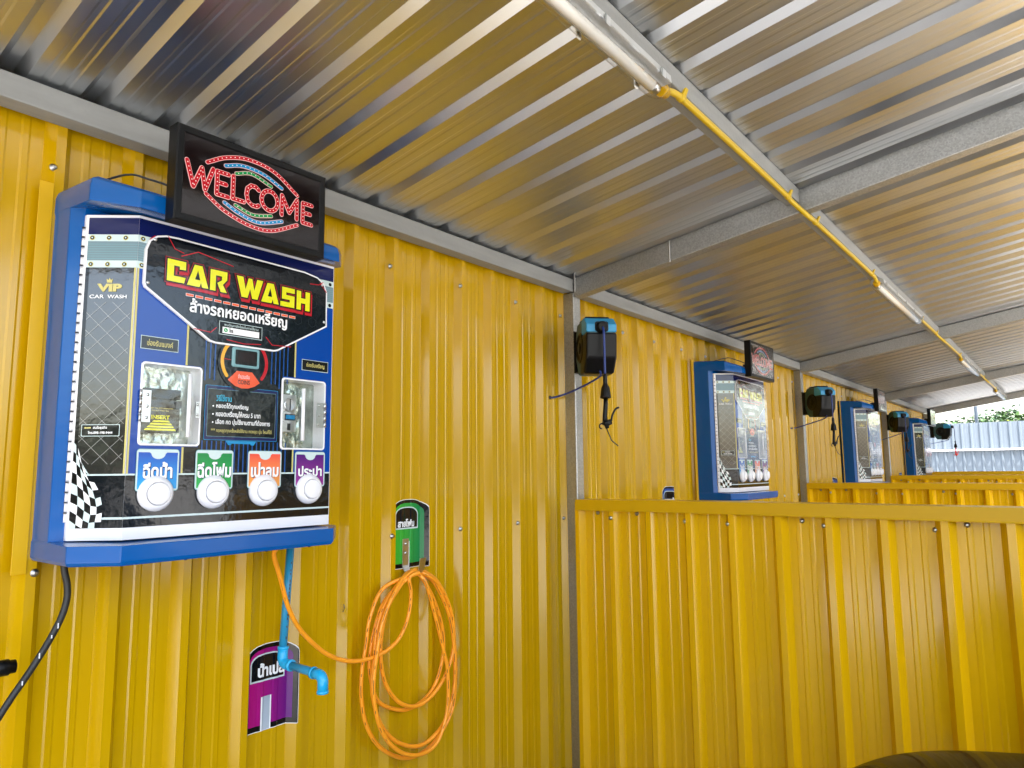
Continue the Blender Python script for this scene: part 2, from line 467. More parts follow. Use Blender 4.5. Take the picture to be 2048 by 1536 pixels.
# ------------------------------------------------------------------ partitions between the bays
def make_partition(px, dz, label, ridx):
    t = thing('bay_partition', label, 'partition wall', (px, 0, 0), group='low yellow walls between the wash bays')
    L0, L1 = -.095, -3.45
    P, at = profile(-L0, -L1, .262, .1893, .064, .024, .030)
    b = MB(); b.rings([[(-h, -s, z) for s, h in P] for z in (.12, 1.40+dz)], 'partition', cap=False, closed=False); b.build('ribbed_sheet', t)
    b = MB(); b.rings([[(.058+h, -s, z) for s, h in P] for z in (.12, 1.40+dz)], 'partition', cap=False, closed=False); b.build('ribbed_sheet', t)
    segs = ((L0-.003, -.43, 0), (-.41, -2.9, .0025), (-2.87, L1-.01, 0))
    for y0, y1, e in segs:
        b = MB(); z1 = 1.412+dz+e
        x0, x1 = -.031-e, .089+e
        th = .0012
        prof = [(x0-.004, z1-.051), (x0, z1-.046), (x0, z1), (x1, z1), (x1, z1-.046), (x1+.004, z1-.051),
                (x1+.004-th, z1-.051), (x1-th, z1-.046), (x1-th, z1-th), (x0+th, z1-th), (x0+th, z1-.046), (x0-.004+th, z1-.051)]
        b.rings([[(x, y, z) for x, z in prof] for y in (y0, y1)], 'cap')
        b.build('cap_flashing', t)
    for y0, y1 in ((L1-.012, L1-.002),):
        b = MB(); b.box(.004, .054, y0, y1, .12, 1.36+dz, 'cap'); b.build('end_flashing', t, .002)
    sc = ((-.205, 1.351), (-.291, 1.331), (-.412, 1.353), (-.655, 1.328), (-.846, 1.325), (-1.136, 1.346), (-1.222, 1.332), (-1.587, 1.331), (-1.683, 1.352), (-1.98, 1.332), (-2.36, 1.331))
    for y, z in sc: one_screw(t, (-at(-y)-.0005, y, z+dz), (-1, -.1, 0), .0095, 'cap_screw')
    return t
plab = ['nearest low yellow ribbed partition wall with screws under its cap', 'second low yellow ribbed partition, just behind the nearest one',
        'thin strip of third yellow partition seen behind the second', 'farthest yellow partition, its pale cap below the blue metal fence']
for i, (px, dz) in enumerate(zip(POST, (0, .008, .035, .062))): make_partition(px, dz, plab[i], i)

# ------------------------------------------------------------------ the coin machines
P0 = Vector((-.262, -.257, 0)); TD = Vector((-.083, .095, 0)).normalized(); ND = Vector((-.095, -.083, 0)).normalized()
fc = lambda u, z, d: Vector((u, -.257-d, z))
fl = lambda s, z, d: P0+TD*s+ND*d+Vector((0, 0, z))
fb = lambda u, z, d: Vector((u, -.266-d, z))
FACW = (Vector((-.345, -.162, 0))-P0).length
def build_machine():
    t = thing('coin_wash_machine', '', 'coin machine', (1, 0, 1.33), group='coin operated car wash machines on the back wall')
    # hood
    lip = [(-.372, -.001), (-.372, -.245), (-.293, -.33), (.28, -.33), (.353, -.245), (.353, -.001)]
    bod = [(-.370, -.001), (-.370, -.13), (-.345, -.152), (.30, -.152), (.345, -.12), (.345, -.001)]
    lp2 = [(x*.985-.004*0, y*.985 if y < -.1 else y) for x, y in lip]
    def topz(y): return .945 if y > -.1 else (.926 if y > -.3 else .894)
    b = MB()
    b.rings([[(x, y, .019) for x, y in lp2], [(x, y, .028) for x, y in lip], [(x, y, .064) for x, y in lip], [(x, y, .068) for x, y in bod],
             [(x, y, .868) for x, y in bod], [(x, y, .842 if y < -.3 else (.858 if y < -.2 else .880)) for x, y in lip], [(x, y, topz(y)-.028) for x, y in lip], [(x*.985+.0, y*.985 if y < -.1 else y, topz(y)-.010) for x, y in lip], [(x*.945, y*.95 if y < -.1 else y, topz(y)) for x, y in lip]], 'blue')
    b.build('hood', t, .022, 5, True)
    b = MB(); b.box(-.371, .352, -.014, -.002, .012, .94, 'black'); b.build('gap_shade_box', t, .003)  # black box put in for the dark gap between hood and wall
    # front panel (base sheet with two openings, printed graphics in layers)
    b = MB()
    CR = .317
    NB = (-.236, .293, -.091, .488); CB = (.149, .290, .291, .486)       # openings u0,z0,u1,z1
    def base(z0, z1, spans, mk, d):
        for a, c in spans: b.poly(rect(a, z0, c, z1), fc, mk, (), d)
    full = [(-.262, CR)]
    base(.07, .288, full, 'white', 0); base(.493, .849, full, 'white', 0)
    for zz in ((.288, .493),):
        b.poly(rect(-.262, .288, CR, .493), fc, 'white', (rect(*NB), rect(*CB)), 0)
    b.poly(rect(0, .07, FACW, .849), fl, 'white', (), 0)
    # returns
    b.face([fl(FACW, .07, 0), fl(FACW, .849, 0), fl(FACW, .849, 0)+Vector((0, .03, 0)), fl(FACW, .07, 0)+Vector((0, .03, 0))], 'white')
    b.face([(CR, -.257, .07), (CR, -.257, .849), (CR+.01, -.13, .849), (CR+.01, -.13, .07)], 'white')
    b.face([fl(FACW, .07, 0), fl(0, .07, 0), (CR, -.257, .07), (CR, -.13, .07), fl(FACW, .07, 0)+Vector((0, .03, 0))], 'white')
    b.face([fl(FACW, .849, 0), fl(0, .849, 0), (CR, -.257, .849), (CR, -.13, .849), fl(FACW, .849, 0)+Vector((0, .03, 0))], 'white')
    e = .0004
    R0, R1 = -.262, CR-.0015
    # top strip and silver band
    for fn, a, c in ((fc, R0, R1), (fl, 0, .1195)):
        b.poly(rect(a, .8, c, .842), fn, 'navy', (), e)
        b.poly(rect(a, .735, c, .783), fn, 'steelband', (), e)
        b.poly(rect(a, .783, c, .80), fn, 'silver', (), e); b.poly(rect(a, .717, c, .735), fn, 'silver', (), e)
        b.poly(rect(a, .098, c, .2185), fn, 'dark', (), e)
        b.poly(rect(a, .2185, c, .2225), fn, 'silver', (), 2*e); b.poly(rect(a, .1175, c, .1225), fn, 'silver', (), 2*e)
    for k in range(7):
        for fn, a, c in ((fc, R0, R1), (fl, 0, .1195)): b.poly(rect(a, .739+.006*k, c, .7402+.006*k), fn, 'teal', (), 2*e)
    for k in range(4):
        s = .109-.0395*k
        for z in (.7915, .7255):
            for rr_, mk, dd in ((.0062, 'gold', 3), (.0046, 'coal', 4), (.002, 'silver', 5)):
                if s > 0: b.poly(disc(s, z, rr_), fl, mk, (), dd*e)
                else: b.poly(disc(-.252, z, rr_), fc, mk, (), dd*e)
    for z in (.79, .725): b.poly(disc(.303, z, .0055), fc, 'coal', (), 3*e)
    # middle field
    cols = ((R0, -.13, 'royal'), (-.13, .188, 'dark'), (.188, R1, 'royal'))
    for a, c, mk in cols:
        b.poly(rect(a, .493, c, .717), fc, mk, (), e); b.poly(rect(a, .2225, c, .288), fc, mk, (), e)
    b.poly(rect(R0, .288, NB[0], .493), fc, 'royal', (), e); b.poly(rect(NB[2], .288, CB[0], .493), fc, 'dark', (), e)
    b.poly(rect(NB[0], .288, NB[2], NB[1]), fc, 'royal', (), e); b.poly(rect(NB[0], NB[3], NB[2], .493), fc, 'royal', (), e)
    b.poly(rect(CB[0], .288, CB[2], CB[1]), fc, 'dark', (), e); b.poly(rect(CB[0], CB[3], CB[2], .493), fc, 'royal', (), e)
    b.poly(rect(CB[2], .288, R1, .493), fc, 'royal', (), e)
    for u in (-.130, .1875):
        b.poly(rect(u-.0025, .493, u+.0025, .60), fc, 'gold', (), 3*e); b.poly(rect(u-.0025, .2225, u+.0025, .287), fc, 'gold', (), 3*e)
    b.poly(rect(-.2645+.003, .2225, -.2645+.0075, .717), fc, 'gold', (), 3*e)
    random.seed(3)
    for k in range(20):
        u = -.082+.0128*k
        if u > .181: break
        top = .60 if (u < -.04 or u > .10) else .30
        b.poly(rect(u, .2235, u+.0035, .305), fc, 'stripe', (), 2*e)
        if u < -.045 or u > .104: b.poly(rect(u, .455+.02*random.random(), u+.0035, top), fc, 'stripe', (), 2*e)
    # dial
    b.poly(disc(.030, .515, .078, 40), fc, 'dark', (), 4*e)
    def arc(cx, cz, r, a0, a1, wd, mk, d, n=18):
        stroke(b, [(cx+r*math.cos(R_(a0+(a1-a0)*k/n)), cz+r*math.sin(R_(a0+(a1-a0)*k/n))) for k in range(n+1)], wd, fc, mk, d)
    arc(.029, .518, .065, 128, 218, .0095, 'amber', 6*e); arc(.029, .518, .065, 55, -38, .0095, 'red', 6*e)
    stroke(b, [(-.032, .522), (-.012, .521)], .0016, fc, 'red', 6*e)
    lip_o = [(.006, .493), (.051, .493), (.075, .466), (.06, .455), (.04, .448), (.022, .447), (.002, .452), (-.019, .467)]
    b.poly(lip_o, fc, 'coral', (), 6*e)
    text(b, 'จำนวนเงิน', fc, .010, .044, .4725, .4845, 'pink', 7*e, .02); text(b, 'COINS', fc, .010, .045, .458, .4685, 'charcoal', 7*e, .02)
    # instruction panel
    b.poly(rrect(-.078, .307, .134, .449, .003), fc, 'skyblue', (), 4*e); b.poly(rrect(-.0768, .3082, .1328, .4478, .003), fc, 'navy', (), 5*e)
    b.poly(rrect(-.071, .3165, .127, .440, .002), fc, 'teal', (), 5.6*e); b.poly(rrect(-.0702, .3173, .1262, .4392, .002), fc, 'dark', (), 6*e)
    b.poly(disc(.030, .515, .0775, 40), fc, 'dark', (), 5.9*e+.0001)
    b.poly([(-.018, .306), (.071, .306), (.064, .295), (.056, .295), (.053, .2985), (.0, .2985), (-.003, .295), (-.010, .295)], fc, 'skyblue', (), 5*e)
    arc(.029, .518, .065, 128, 218, .0095, 'amber', 7.3*e); arc(.029, .518, .065, 55, -38, .0095, 'red', 7.3*e)
    b.poly(lip_o, fc, 'coral', (), 7.4*e)
    stroke(b, [(-.032, .522), (-.012, .521)], .0016, fc, 'red', 7.4*e)
    text(b, 'จำนวนเงิน', fc, .010, .044, .4735, .4855, 'pink', 8*e, .02); text(b, 'COINS', fc, .010, .045, .458, .4695, 'charcoal', 8*e, .02)
    for s, u1, z0, z1, mk in (('หยอดได้ทุกเหรียญ', .043, .387, .404, 'white_ink'), ('หยอดเหรียญให้ครบ 5 บาท', .080, .366, .384, 'white_ink'), ('เลือก กด ปุ่มใช้งานตามที่ต้องการ', .110, .345, .363, 'white_ink')):
        text(b, s, fc, -.048, u1, z0, z1, mk, 8*e, .018); b.poly(disc(-.056, z0+.008, .0022, 10), fc, mk, (), 8*e)
    text(b, 'วิธีใช้งาน', fc, -.049, -.006, .4085, .426, 'cyan', 8*e, .012)
    text(b, '*** กดหยุดทุกครั้งหลังใช้งาน กดหยุด ปุ่ม ไหนก็ได้', fc, -.060, .116, .3245, .3385, 'gold', 8*e, .006)
    # name plates
    for u0, u1, z0, s in ((-.245, -.153, .522, 'ช่องรับแบงค์'), (.209, .301, .517, 'ช่องรับเหรียญ')):
        b.poly(rect(u0, z0, u1, z0+.0325), fc, 'silver', (), 3*e); b.poly(rect(u0+.0015, z0+.0015, u1-.0015, z0+.031), fc, 'coal', (), 4*e)
        text(b, s, fc, u0+.015, u1-.014, z0+.009, z0+.025, 'gold', 5*e, .015)
    # button labels
    words = ('ฉีดน้ำ', 'ฉีดโฟม', 'เป่าลม', 'ประปา')
    for k, uc in enumerate((-.189, -.045, .0995, .2455)):
        a, c = uc-.0515, uc+.0515
        b.poly(rrect(a, .180, c, .2815, .008), fc, 'teal', (), 3*e); b.poly(rrect(a+.0012, .1815, c-.0012, .280, .007), fc, 'silver', (), 4*e)
        nt_ = [(c-.0045, .1855), (c-.0045, .273), (uc+.021, .273)]+[(uc+.017*math.cos(R_(-q)), .2695-.0125*math.sin(R_(q))) for q in range(0, 181, 20)]+[(uc-.021, .273), (a+.0045, .273), (a+.0045, .1855)]
        b.poly(nt_, fc, 'lab%d' % k, (), 5*e)
        wd = (.035, .0455, .042, .040)[k]
        text(b, words[k], fc, uc-wd+.0015, uc+wd+.0015, .2085, .2485 if k < 3 else .238, 'navy', 6*e, .045)
        text(b, words[k], fc, uc-wd, uc+wd, .2105, .2505 if k < 3 else .240, 'white_ink', 7*e, .032)
    # left facet artwork
    b.poly(rect(.005, .2225, .1195, .717), fl, 'charcoal', (), e); b.poly(rect(.1115, .2225, .1195, .717), fl, 'black_ink', (), 2*e)
    b.poly(rect(.001, .2225, .005, .717), fl, 'gold', (), 2*e)
    pit_ = .0445
    def seg_clip(x0, z0, dx, dz):
        # clip the line to the quilted field
        t0, t1 = -9, 9
        for p, q in ((-dx, x0-.009), (dx, .1105-x0), (-dz, z0-.245), (dz, .632-z0)):
            if abs(p) < 1e-9: continue
            r = q/p
            if p < 0: t0 = max(t0, r)
            else: t1 = min(t1, r)
        return (x0+dx*t0, z0+dz*t0, x0+dx*t1, z0+dz*t1) if t1 > t0+.004 else None
    for k in range(-12, 14):
        for sg in (1, -1):
            s_ = seg_clip(.059, .43+k*2*pit_*.47, .7, sg*.68)
            if s_: stroke(b, [s_[:2], s_[2:]], .0013, fl, 'diam_glare', 3*e, round_=False)
    text(b, 'VIP', lambda u, z, d: fl(-u, z, d), -.090, -.031, .657, .6765, 'gold', 4*e, .06)
    fm = lambda u, z, d: fl(-u, z, d)
    b.poly([(-.067, .679), (-.068, .689), (-.064, .685), (-.061, .6915), (-.058, .685), (-.054, .689), (-.055, .679)], fm, 'gold', (), 4*e)
    text(b, 'CAR', fm, -.106, -.072, .6405, .6495, 'white_ink', 4*e, .012); text(b, 'WASH', fm, -.064, -.019, .6405, .6495, 'white_ink', 4*e, .012)
    b.poly(rrect(.017, .310, .105, .338, .002), fl, 'silver', (), 4*e); b.poly(rrect(.0185, .3115, .1035, .3365, .002), fl, 'coal', (), 5*e)
    text(b, 'สนใจธุรกิจ', fm, -.078, -.046, .3255, .3345, 'white_ink', 6*e, .02); text(b, 'โทร.095-198-9444', fm, -.089, -.033, .3155, .3225, 'white_ink', 6*e, .03)
    b.poly(disc(.0955, .330, .0022, 8), fl, 'gold', (), 6*e); b.poly(rect(.083, .3285, .093, .3315), fl, 'gold', (), 6*e)
    # waving chequered flag
    def flag(i, j):
        v = i/9.0; q = j/5.0
        s = .1195-q*(.030+.048*min(1, v*1.6))+.006*math.sin(v*7+q*2.5)*q
        z = .296-v*.205-q*.045*(1-v*.2)+.014*math.sin(q*5.2+v*3.4)*q+.011*math.sin(v*9)*(1-q)*.3
        return (max(.004, min(.1195, s)), max(.0985, z))
    for i in range(9):
        for j in range(5):
            q = [flag(i, j), flag(i, j+1), flag(i+1, j+1), flag(i+1, j)]
            if abs(area(q)) < 2e-6: continue
            if (i+j) % 2 == 0: b.poly(q, fl, 'white_ink' if (i*3+j) % 4 else 'silver', (), 3*e)
            elif j < 4: b.poly(q, fl, 'black_ink', (), 3*e)
    b.build('front_panel', t, recalc=False)
    # piano hinge
    b = MB()
    for k in range(30):
        z = .112+k*.0235
        b.lathe(fl(FACW+.004, z, -.002)+Vector((0, .002, 0)), (0, 0, 1), [(.0042, 0), (.0042, .0205)], 'white', 8)
        b.box(-.3535, -.3475, -.166, -.160, z+.0205, z+.0232, 'rubber')
    b.build('piano_hinge', t)
    # raised title board
    b = MB()
    bd = [(-.222, .806), (-.200, .8125), (-.170, .814), (.206, .808), (.252, .801), (.276, .785), (.287, .759), (.288, .655), (.124, .561), (.112, .558), (-.060, .558), (-.076, .561), (-.245, .672), (-.249, .682), (-.248, .767), (-.240, .791)]
    inn = offset(bd, -.0045)
    b.rings([[fc(x, z, .001) for x, z in bd], [fc(x, z, .009) for x, z in bd]], 'white')
    b.poly(inn, fb, 'dark', (), .0004)
    random.seed(5)
    for q in range(11):
        for r in range(8):
            hx, hz = -.235+q*.0495*1.0+(r % 2)*.0247, .575+r*.0285
            if not all(inside((hx+.017*math.cos(R_(30+60*k)), hz+.017*math.sin(R_(30+60*k))), inn) for k in range(6)): continue
            if random.random() < .15: continue
            stroke(b, [(hx+.0145*math.cos(R_(30+60*k)), hz+.0145*math.sin(R_(30+60*k))) for k in range(6)], .0008, fb, 'hexline', .0006, True, False)
    for pl in ([(-.195, .81), (-.178, .783), (-.155, .777)], [(-.16, .768), (-.117, .789), (-.02, .773)], [(-.24, .792), (-.228, .803)], [(.262, .782), (.283, .76)], [(.225, .775), (.255, .778), (.270, .788)],
               [(.085, .595), (.105, .575), (.165, .578)], [(-.06, .60), (-.075, .585), (-.12, .588)], [(-.03, .572), (.02, .567), (.07, .572)]):
        stroke(b, pl, .0022, fb, 'red', .0008)
    LET = {'C': [(0, 1), (1, 1), (1, .62), (.66, .60), (.66, .74), (.36, .74), (.36, .27), (1, .27), (.93, 0), (0, 0)],
           'A': [(.32, 1), (.68, 1), (1, 0), (.70, 0), (.645, .2), (.58, 0), (0, 0)],
           'R': [(0, 1), (1, 1), (1, .62), (.76, .36), (1, 0), (.64, 0), (.42, .40), (.68, .56), (.68, .75), (.33, .75), (.33, 0), (0, 0)],
           'W': [(0, 1), (.24, 1), (.34, .42), (.44, .98), (.58, .98), (.67, .42), (.77, 1), (1, 1), (.80, 0), (.60, 0), (.51, .45), (.42, 0), (.20, 0)],
           'S': [(.10, 1), (1, 1), (1, .75), (.40, .75), (.40, .61), (1, .61), (1, 0), (0, 0), (0, .25), (.66, .25), (.66, .38), (.10, .38)],
           'H': [(0, 1), (.33, 1), (.33, .63), (.66, .63), (.66, 1), (1, 1), (1, 0), (.66, 0), (.66, .36), (.33, .36), (.33, 0), (0, 0)]}
    spots = (('C', -.195, -.148), ('A', -.144, -.087), ('R', -.083, -.036), ('W', -.009, .070), ('A', .066, .121), ('S', .126, .172), ('H', .179, .224))
    for ch, a, c in spots:
        zb = .6985-.03*(a+.195)*.7; zt = zb+.056
        f = lambda p: (a+p[0]*(c-a), zb+p[1]*(zt-zb))
        P = [f(p) for p in LET[ch]]; H = [[f(p) for p in [(.49, .76), (.605, .32), (.36, .32)]]] if ch == 'A' else []
        drop = [(x+.004, z-.008) for x, z in offset(P, .0045)]
        b.poly(drop, fb, 'red', (), .001)
        b.poly(offset(P, .0055), fb, 'darkred', (), .0012); b.poly(offset(P, .003), fb, 'black_ink', (), .0014)
        b.poly(P, fb, 'yellow_ink', H, .0018)
    for k in range(13):
        u = -.145+.0251*k; z = .6685-.0006*k
        b.poly([(u, z), (u+.0205, z), (u+.0205, z+.0072), (u, z+.0072)], fb, 'white_ink', (), .0010)
        b.poly([(u+.0008, z+.0008), (u+.0197, z+.0008), (u+.0197, z+.0064), (u+.0008, z+.0064)], fb, 'orange', (), .0014)
    text(b, 'ล้างรถหยอดเหรียญ', fb, -.134, .150, .6225, .6655, 'white_ink', .0016, .028)
    b.poly(rect(-.053, .5835, .0725, .6195), fb, 'silver', (), .0010); b.poly(rect(-.0515, .585, .071, .618), fb, 'black_ink', (), .0014)
    b.poly(rect(-.0435, .588, .063, .6045), fb, 'white_ink', (), .0018)
    text(b, 'พบปัญหาขัดข้องในการใช้งาน', fb, -.039, .060, .6062, .6155, 'silver', .0018, .004)
    b.poly(disc(-.0345, .5965, .0056, 14), fb, 'brightgreen', (), .0021); b.poly([(-.037, .599), (-.0355, .5985), (-.033, .595), (-.0325, .594), (-.0335, .5932), (-.036, .5955)], fb, 'white_ink', (), .0024)
    text(b, 'โทร', fb, -.025, -.0135, .5915, .6025, 'coal', .0021, .05)
    for u, z in ((-.226, .795), (-.238, .684), (.268, .780), (.278, .668)): b.lathe(fb(u, z, .0004), (0, -1, 0), [(.0042, 0), (.0034, .0015), (.001, .002)], 'steel', 10)
    b.build('title_board', t, recalc=False)
    # coin counter display
    d = MB()
    outer = rrect(-.010, .503, .070, .557, .006)
    d.rings([[fc(x, z, .001) for x, z in outer], [fc(x, z, .006) for x, z in outer], [fc(x, z, .008) for x, z in offset(outer, -.002)]], 'teal')
    d.poly(rrect(-.002, .510, .062, .550, .003), fc, 'black_ink', (), .0084); d.poly(rect(.006, .517, .056, .544), fc, 'darkred_glass', (), .0090)
    disp = d.build('counter_display', t, recalc=False)
    # push buttons
    for k, uc in enumerate((-.192, -.047, .0965, .2425)):
        d = MB(); zc = .1745
        d.lathe(fc(uc, zc, .0008), (0, -1, 0), [(.0425, 0), (.0425, .004), (.041, .010), (.037, .016), (.033, .020), (.0305, .0215), (.0285, .0205), (.0285, .012)], 'white', 40)
        pb = d.build('push_button', t)
        d = MB(); d.lathe(fc(uc, zc, .0008), (0, -1, 0), [(.0268, .012), (.0268, .024), (.0255, .0275), (.022, .0285), (.0008, .029)], 'white', 36); d.build('button_cap', pb)
    # banknote slot
    def tray(op, name):
        u0, z0, u1, z1 = op
        d = MB()
        rim = rrect(u0-.004, z0-.004, u1+.004, z1+.004, .010); rin = rrect(u0+.001, z0+.001, u1-.001, z1-.001, .007)
        d.rings([[fc(x, z, .0012) for x, z in rim], [fc(x, z, .0035) for x, z in offset(rim, -.001)], [fc(x, z, .0035) for x, z in rin], [fc(x, z, -.05) for x, z in rin]], 'white', cap=False)
        d.poly(rin, fc, 'film', (), -.05)
        o = d.build(name, t)
        d = MB(); pl = rrect(u0+.002, z0+.002, u1-.016 if name == 'note_slot' else u1-.002, z1-.002, .006)
        d.rings([[fc(x, z, .002) for x, z in pl], [fc(x, z, .0045) for x, z in pl]], 'clear'); d.build('clear_door', o)
        return o
    ns = tray(NB, 'note_slot'); cs = tray(CB, 'coin_slot')
    d = MB()
    d.box(-.2335, -.152, -.262+.012, -.212, .352, .425, 'black'); d.box(-.232, -.141, -.258, -.212, .404, .428, 'black'); d.box(-.226, -.134, -.252, -.212, .384, .402, 'rubber')
    d.poly([(-.2335, .322), (-.150, .322), (-.138, .342), (-.138, .38), (-.2335, .38)], lambda u, z, q: Vector((u, -.2515-q, z)), 'coal', (), .0)
    pz = lambda u, z, q: Vector((u, -.2525-q, z))
    for k in range(4):
        z = .3265+k*.0068; a = -.224+k*.0062; c = -.146-k*.0052
        d.poly([(a, z), (c, z), (c-.003, z+.0046), (a+.004, z+.0046)], pz, 'yellow_ink', (), .0006)
    text(d, 'INSERT', pz, -.208, -.163, .354, .364, 'yellow_ink', .0004, .04)
    d.box(-.2335, -.138, -.2505, -.212, .322, .384, 'black')
    text(d, 'INSERT BILL ANY DIRECTION', pz, -.215, -.156, .3795, .3825, 'gold', .0004, .03); text(d, 'DO NOT FOLD BILL', pz, -.207, -.166, .3735, .3765, 'gold', .0004, .03)
    d.build('bill_acceptor', ns, recalc=False)
    d = MB(); d.tube([fc(-.1225, .312, .0095), fc(-.1225, .470, .0095)], .0050, 'white', 12); d.tube([fc(-.1225, .318, .0045), fc(-.1225, .318, .0095)], .0035, 'white', 8); d.tube([fc(-.1225, .464, .0045), fc(-.1225, .464, .0095)], .0035, 'white', 8); d.build('door_handle', ns)
    d = MB(); d.box(-.236, -.215, -.2635, -.2617, .345, .422, 'steel')
    for z in (.356, .383, .411): d.lathe((-.2235, -.2635, z), (0, -1, 0), [(.004, 0), (.003, .0015), (.0008, .002)], 'steel', 10)
    for k in range(4): d.lathe((-.239, -.2625, .346+k*.0195), (0, 0, 1), [(.0035, 0), (.0035, .0175)], 'steel', 10)
    d.build('door_hinge', ns)
    d = MB(); d.box(-.1035, -.0945, -.2635, -.2606, .362, .402, 'steel')
    for z in (.369, .395): d.lathe((-.099, -.2635, z), (0, -1, 0), [(.0038, 0), (.0028, .0015), (.0008, .002)], 'steel', 10)
    d.build('door_catch', ns)
    # coin acceptor
    d = MB(); d.box(.1535, .2105, -.235, -.212, .338, .445, 'steel'); d.box(.152, .2135, -.214, -.208, .325, .452, 'film')
    d.lathe((.189, -.235, .415), (0, -1, 0), [(.0205, 0), (.0205, .002), (.017, .004), (.0165, .002), (.0008, .002)], 'steel', 26); d.box(.1875, .1905, -.2385, -.2372, .398, .432, 'rubber')
    d.box(.171, .2085, -.2375, -.2352, .371, .389, 'rubber'); d.box(.175, .205, -.2385, -.2377, .374, .386, 'skyblue')
    d.box(.1825, .1925, -.2365, -.2352, .342, .362, 'rubber')
    d.build('coin_acceptor', cs, .0008)
    d = MB(); d.tube([fc(.2130, .312, .0095), fc(.2130, .462, .0095)], .0052, 'white', 12); d.tube([fc(.2130, .318, .0045), fc(.2130, .318, .0095)], .0035, 'white', 8); d.tube([fc(.2130, .456, .0045), fc(.2130, .456, .0095)], .0035, 'white', 8); d.build('door_handle', cs)
    d = MB(); d.box(.262, .285, -.2635, -.2617, .352, .425, 'steel')
    for z in (.361, .388, .417): d.lathe((.270, -.2635, z), (0, -1, 0), [(.004, 0), (.003, .0015), (.0008, .002)], 'steel', 10)
    for k in range(4): d.lathe((.2905, -.2625, .353+k*.0185), (0, 0, 1), [(.0042, 0), (.0042, .0165)], 'steel', 10)
    d.build('door_hinge', cs)
    d = MB(); d.box(.1495, .155, -.2625, -.2615, .36, .403, 'steel')
    for z in (.366, .396): d.lathe((.153, -.2625, z), (0, -1, 0), [(.0038, 0), (.0028, .0015), (.0008, .002)], 'steel', 10)
    d.build('door_catch', cs)
    # side latch plate
    d = MB(); d.box(.335, .376, -.165, -.160, .292, .392, 'film'); d.box(.330, .3345, -.166, -.159, .290, .394, 'rubber'); d.build('latch_plate', t, .001)
    d = MB(); d.lathe((.333, -.2, .611), (1, 0, 0), [(.0095, 0), (.0095, .006), (.004, .0065)], 'steel', 14); d.box(.331, .340, -.206, -.198, .572, .600, 'white'); d.build('key_lock', t, .001)
    for u in (-.12, .10, .235):
        d = MB(); d.lathe((u, -.28, .0225), (0, 0, -1), [(.007, 0), (.007, .003), (.004, .004), (.004, .010)], 'rubber', 10); d.build('drain_plug', t)
    return t
M['darkred_glass'] = mat('display_glass', (.010, .002, .002), .12)
mach = build_machine()
mlab = ['nearest blue coin machine, big yellow CAR WASH title on its black board', 'second blue coin machine, just above the nearest partition, white glare on its front',
        'third blue coin machine, between the second and third hose reels', 'farthest and narrowest blue coin machine beside the open end']
def film_mesh():
    b = MB(); nx, nz = 14, 20; random.seed(9)
    z0, z1 = .226, .815
    rows = []
    for j in range(nz+1):
        z = z0+(z1-z0)*j/nz
        rows.append([fc(-.256+(.568)*i_/nx, z, .0165+.0012*random.random()) for i_ in range(nx+1)])
    for j in range(nz):
        for i_ in range(nx): b.face([rows[j][i_], rows[j][i_+1], rows[j+1][i_+1], rows[j+1][i_]], 'filmwrap', True)
    bmesh.ops.remove_doubles(b.bm, verts=b.bm.verts, dist=1e-6)
    return b
for i, off in enumerate(MACH):
    o = mach if i == 0 else copy_tree(mach)
    if i: film_mesh().build('protective_film', o)
    o.location = (1+off, 0, 1.33); o['label'] = mlab[i]

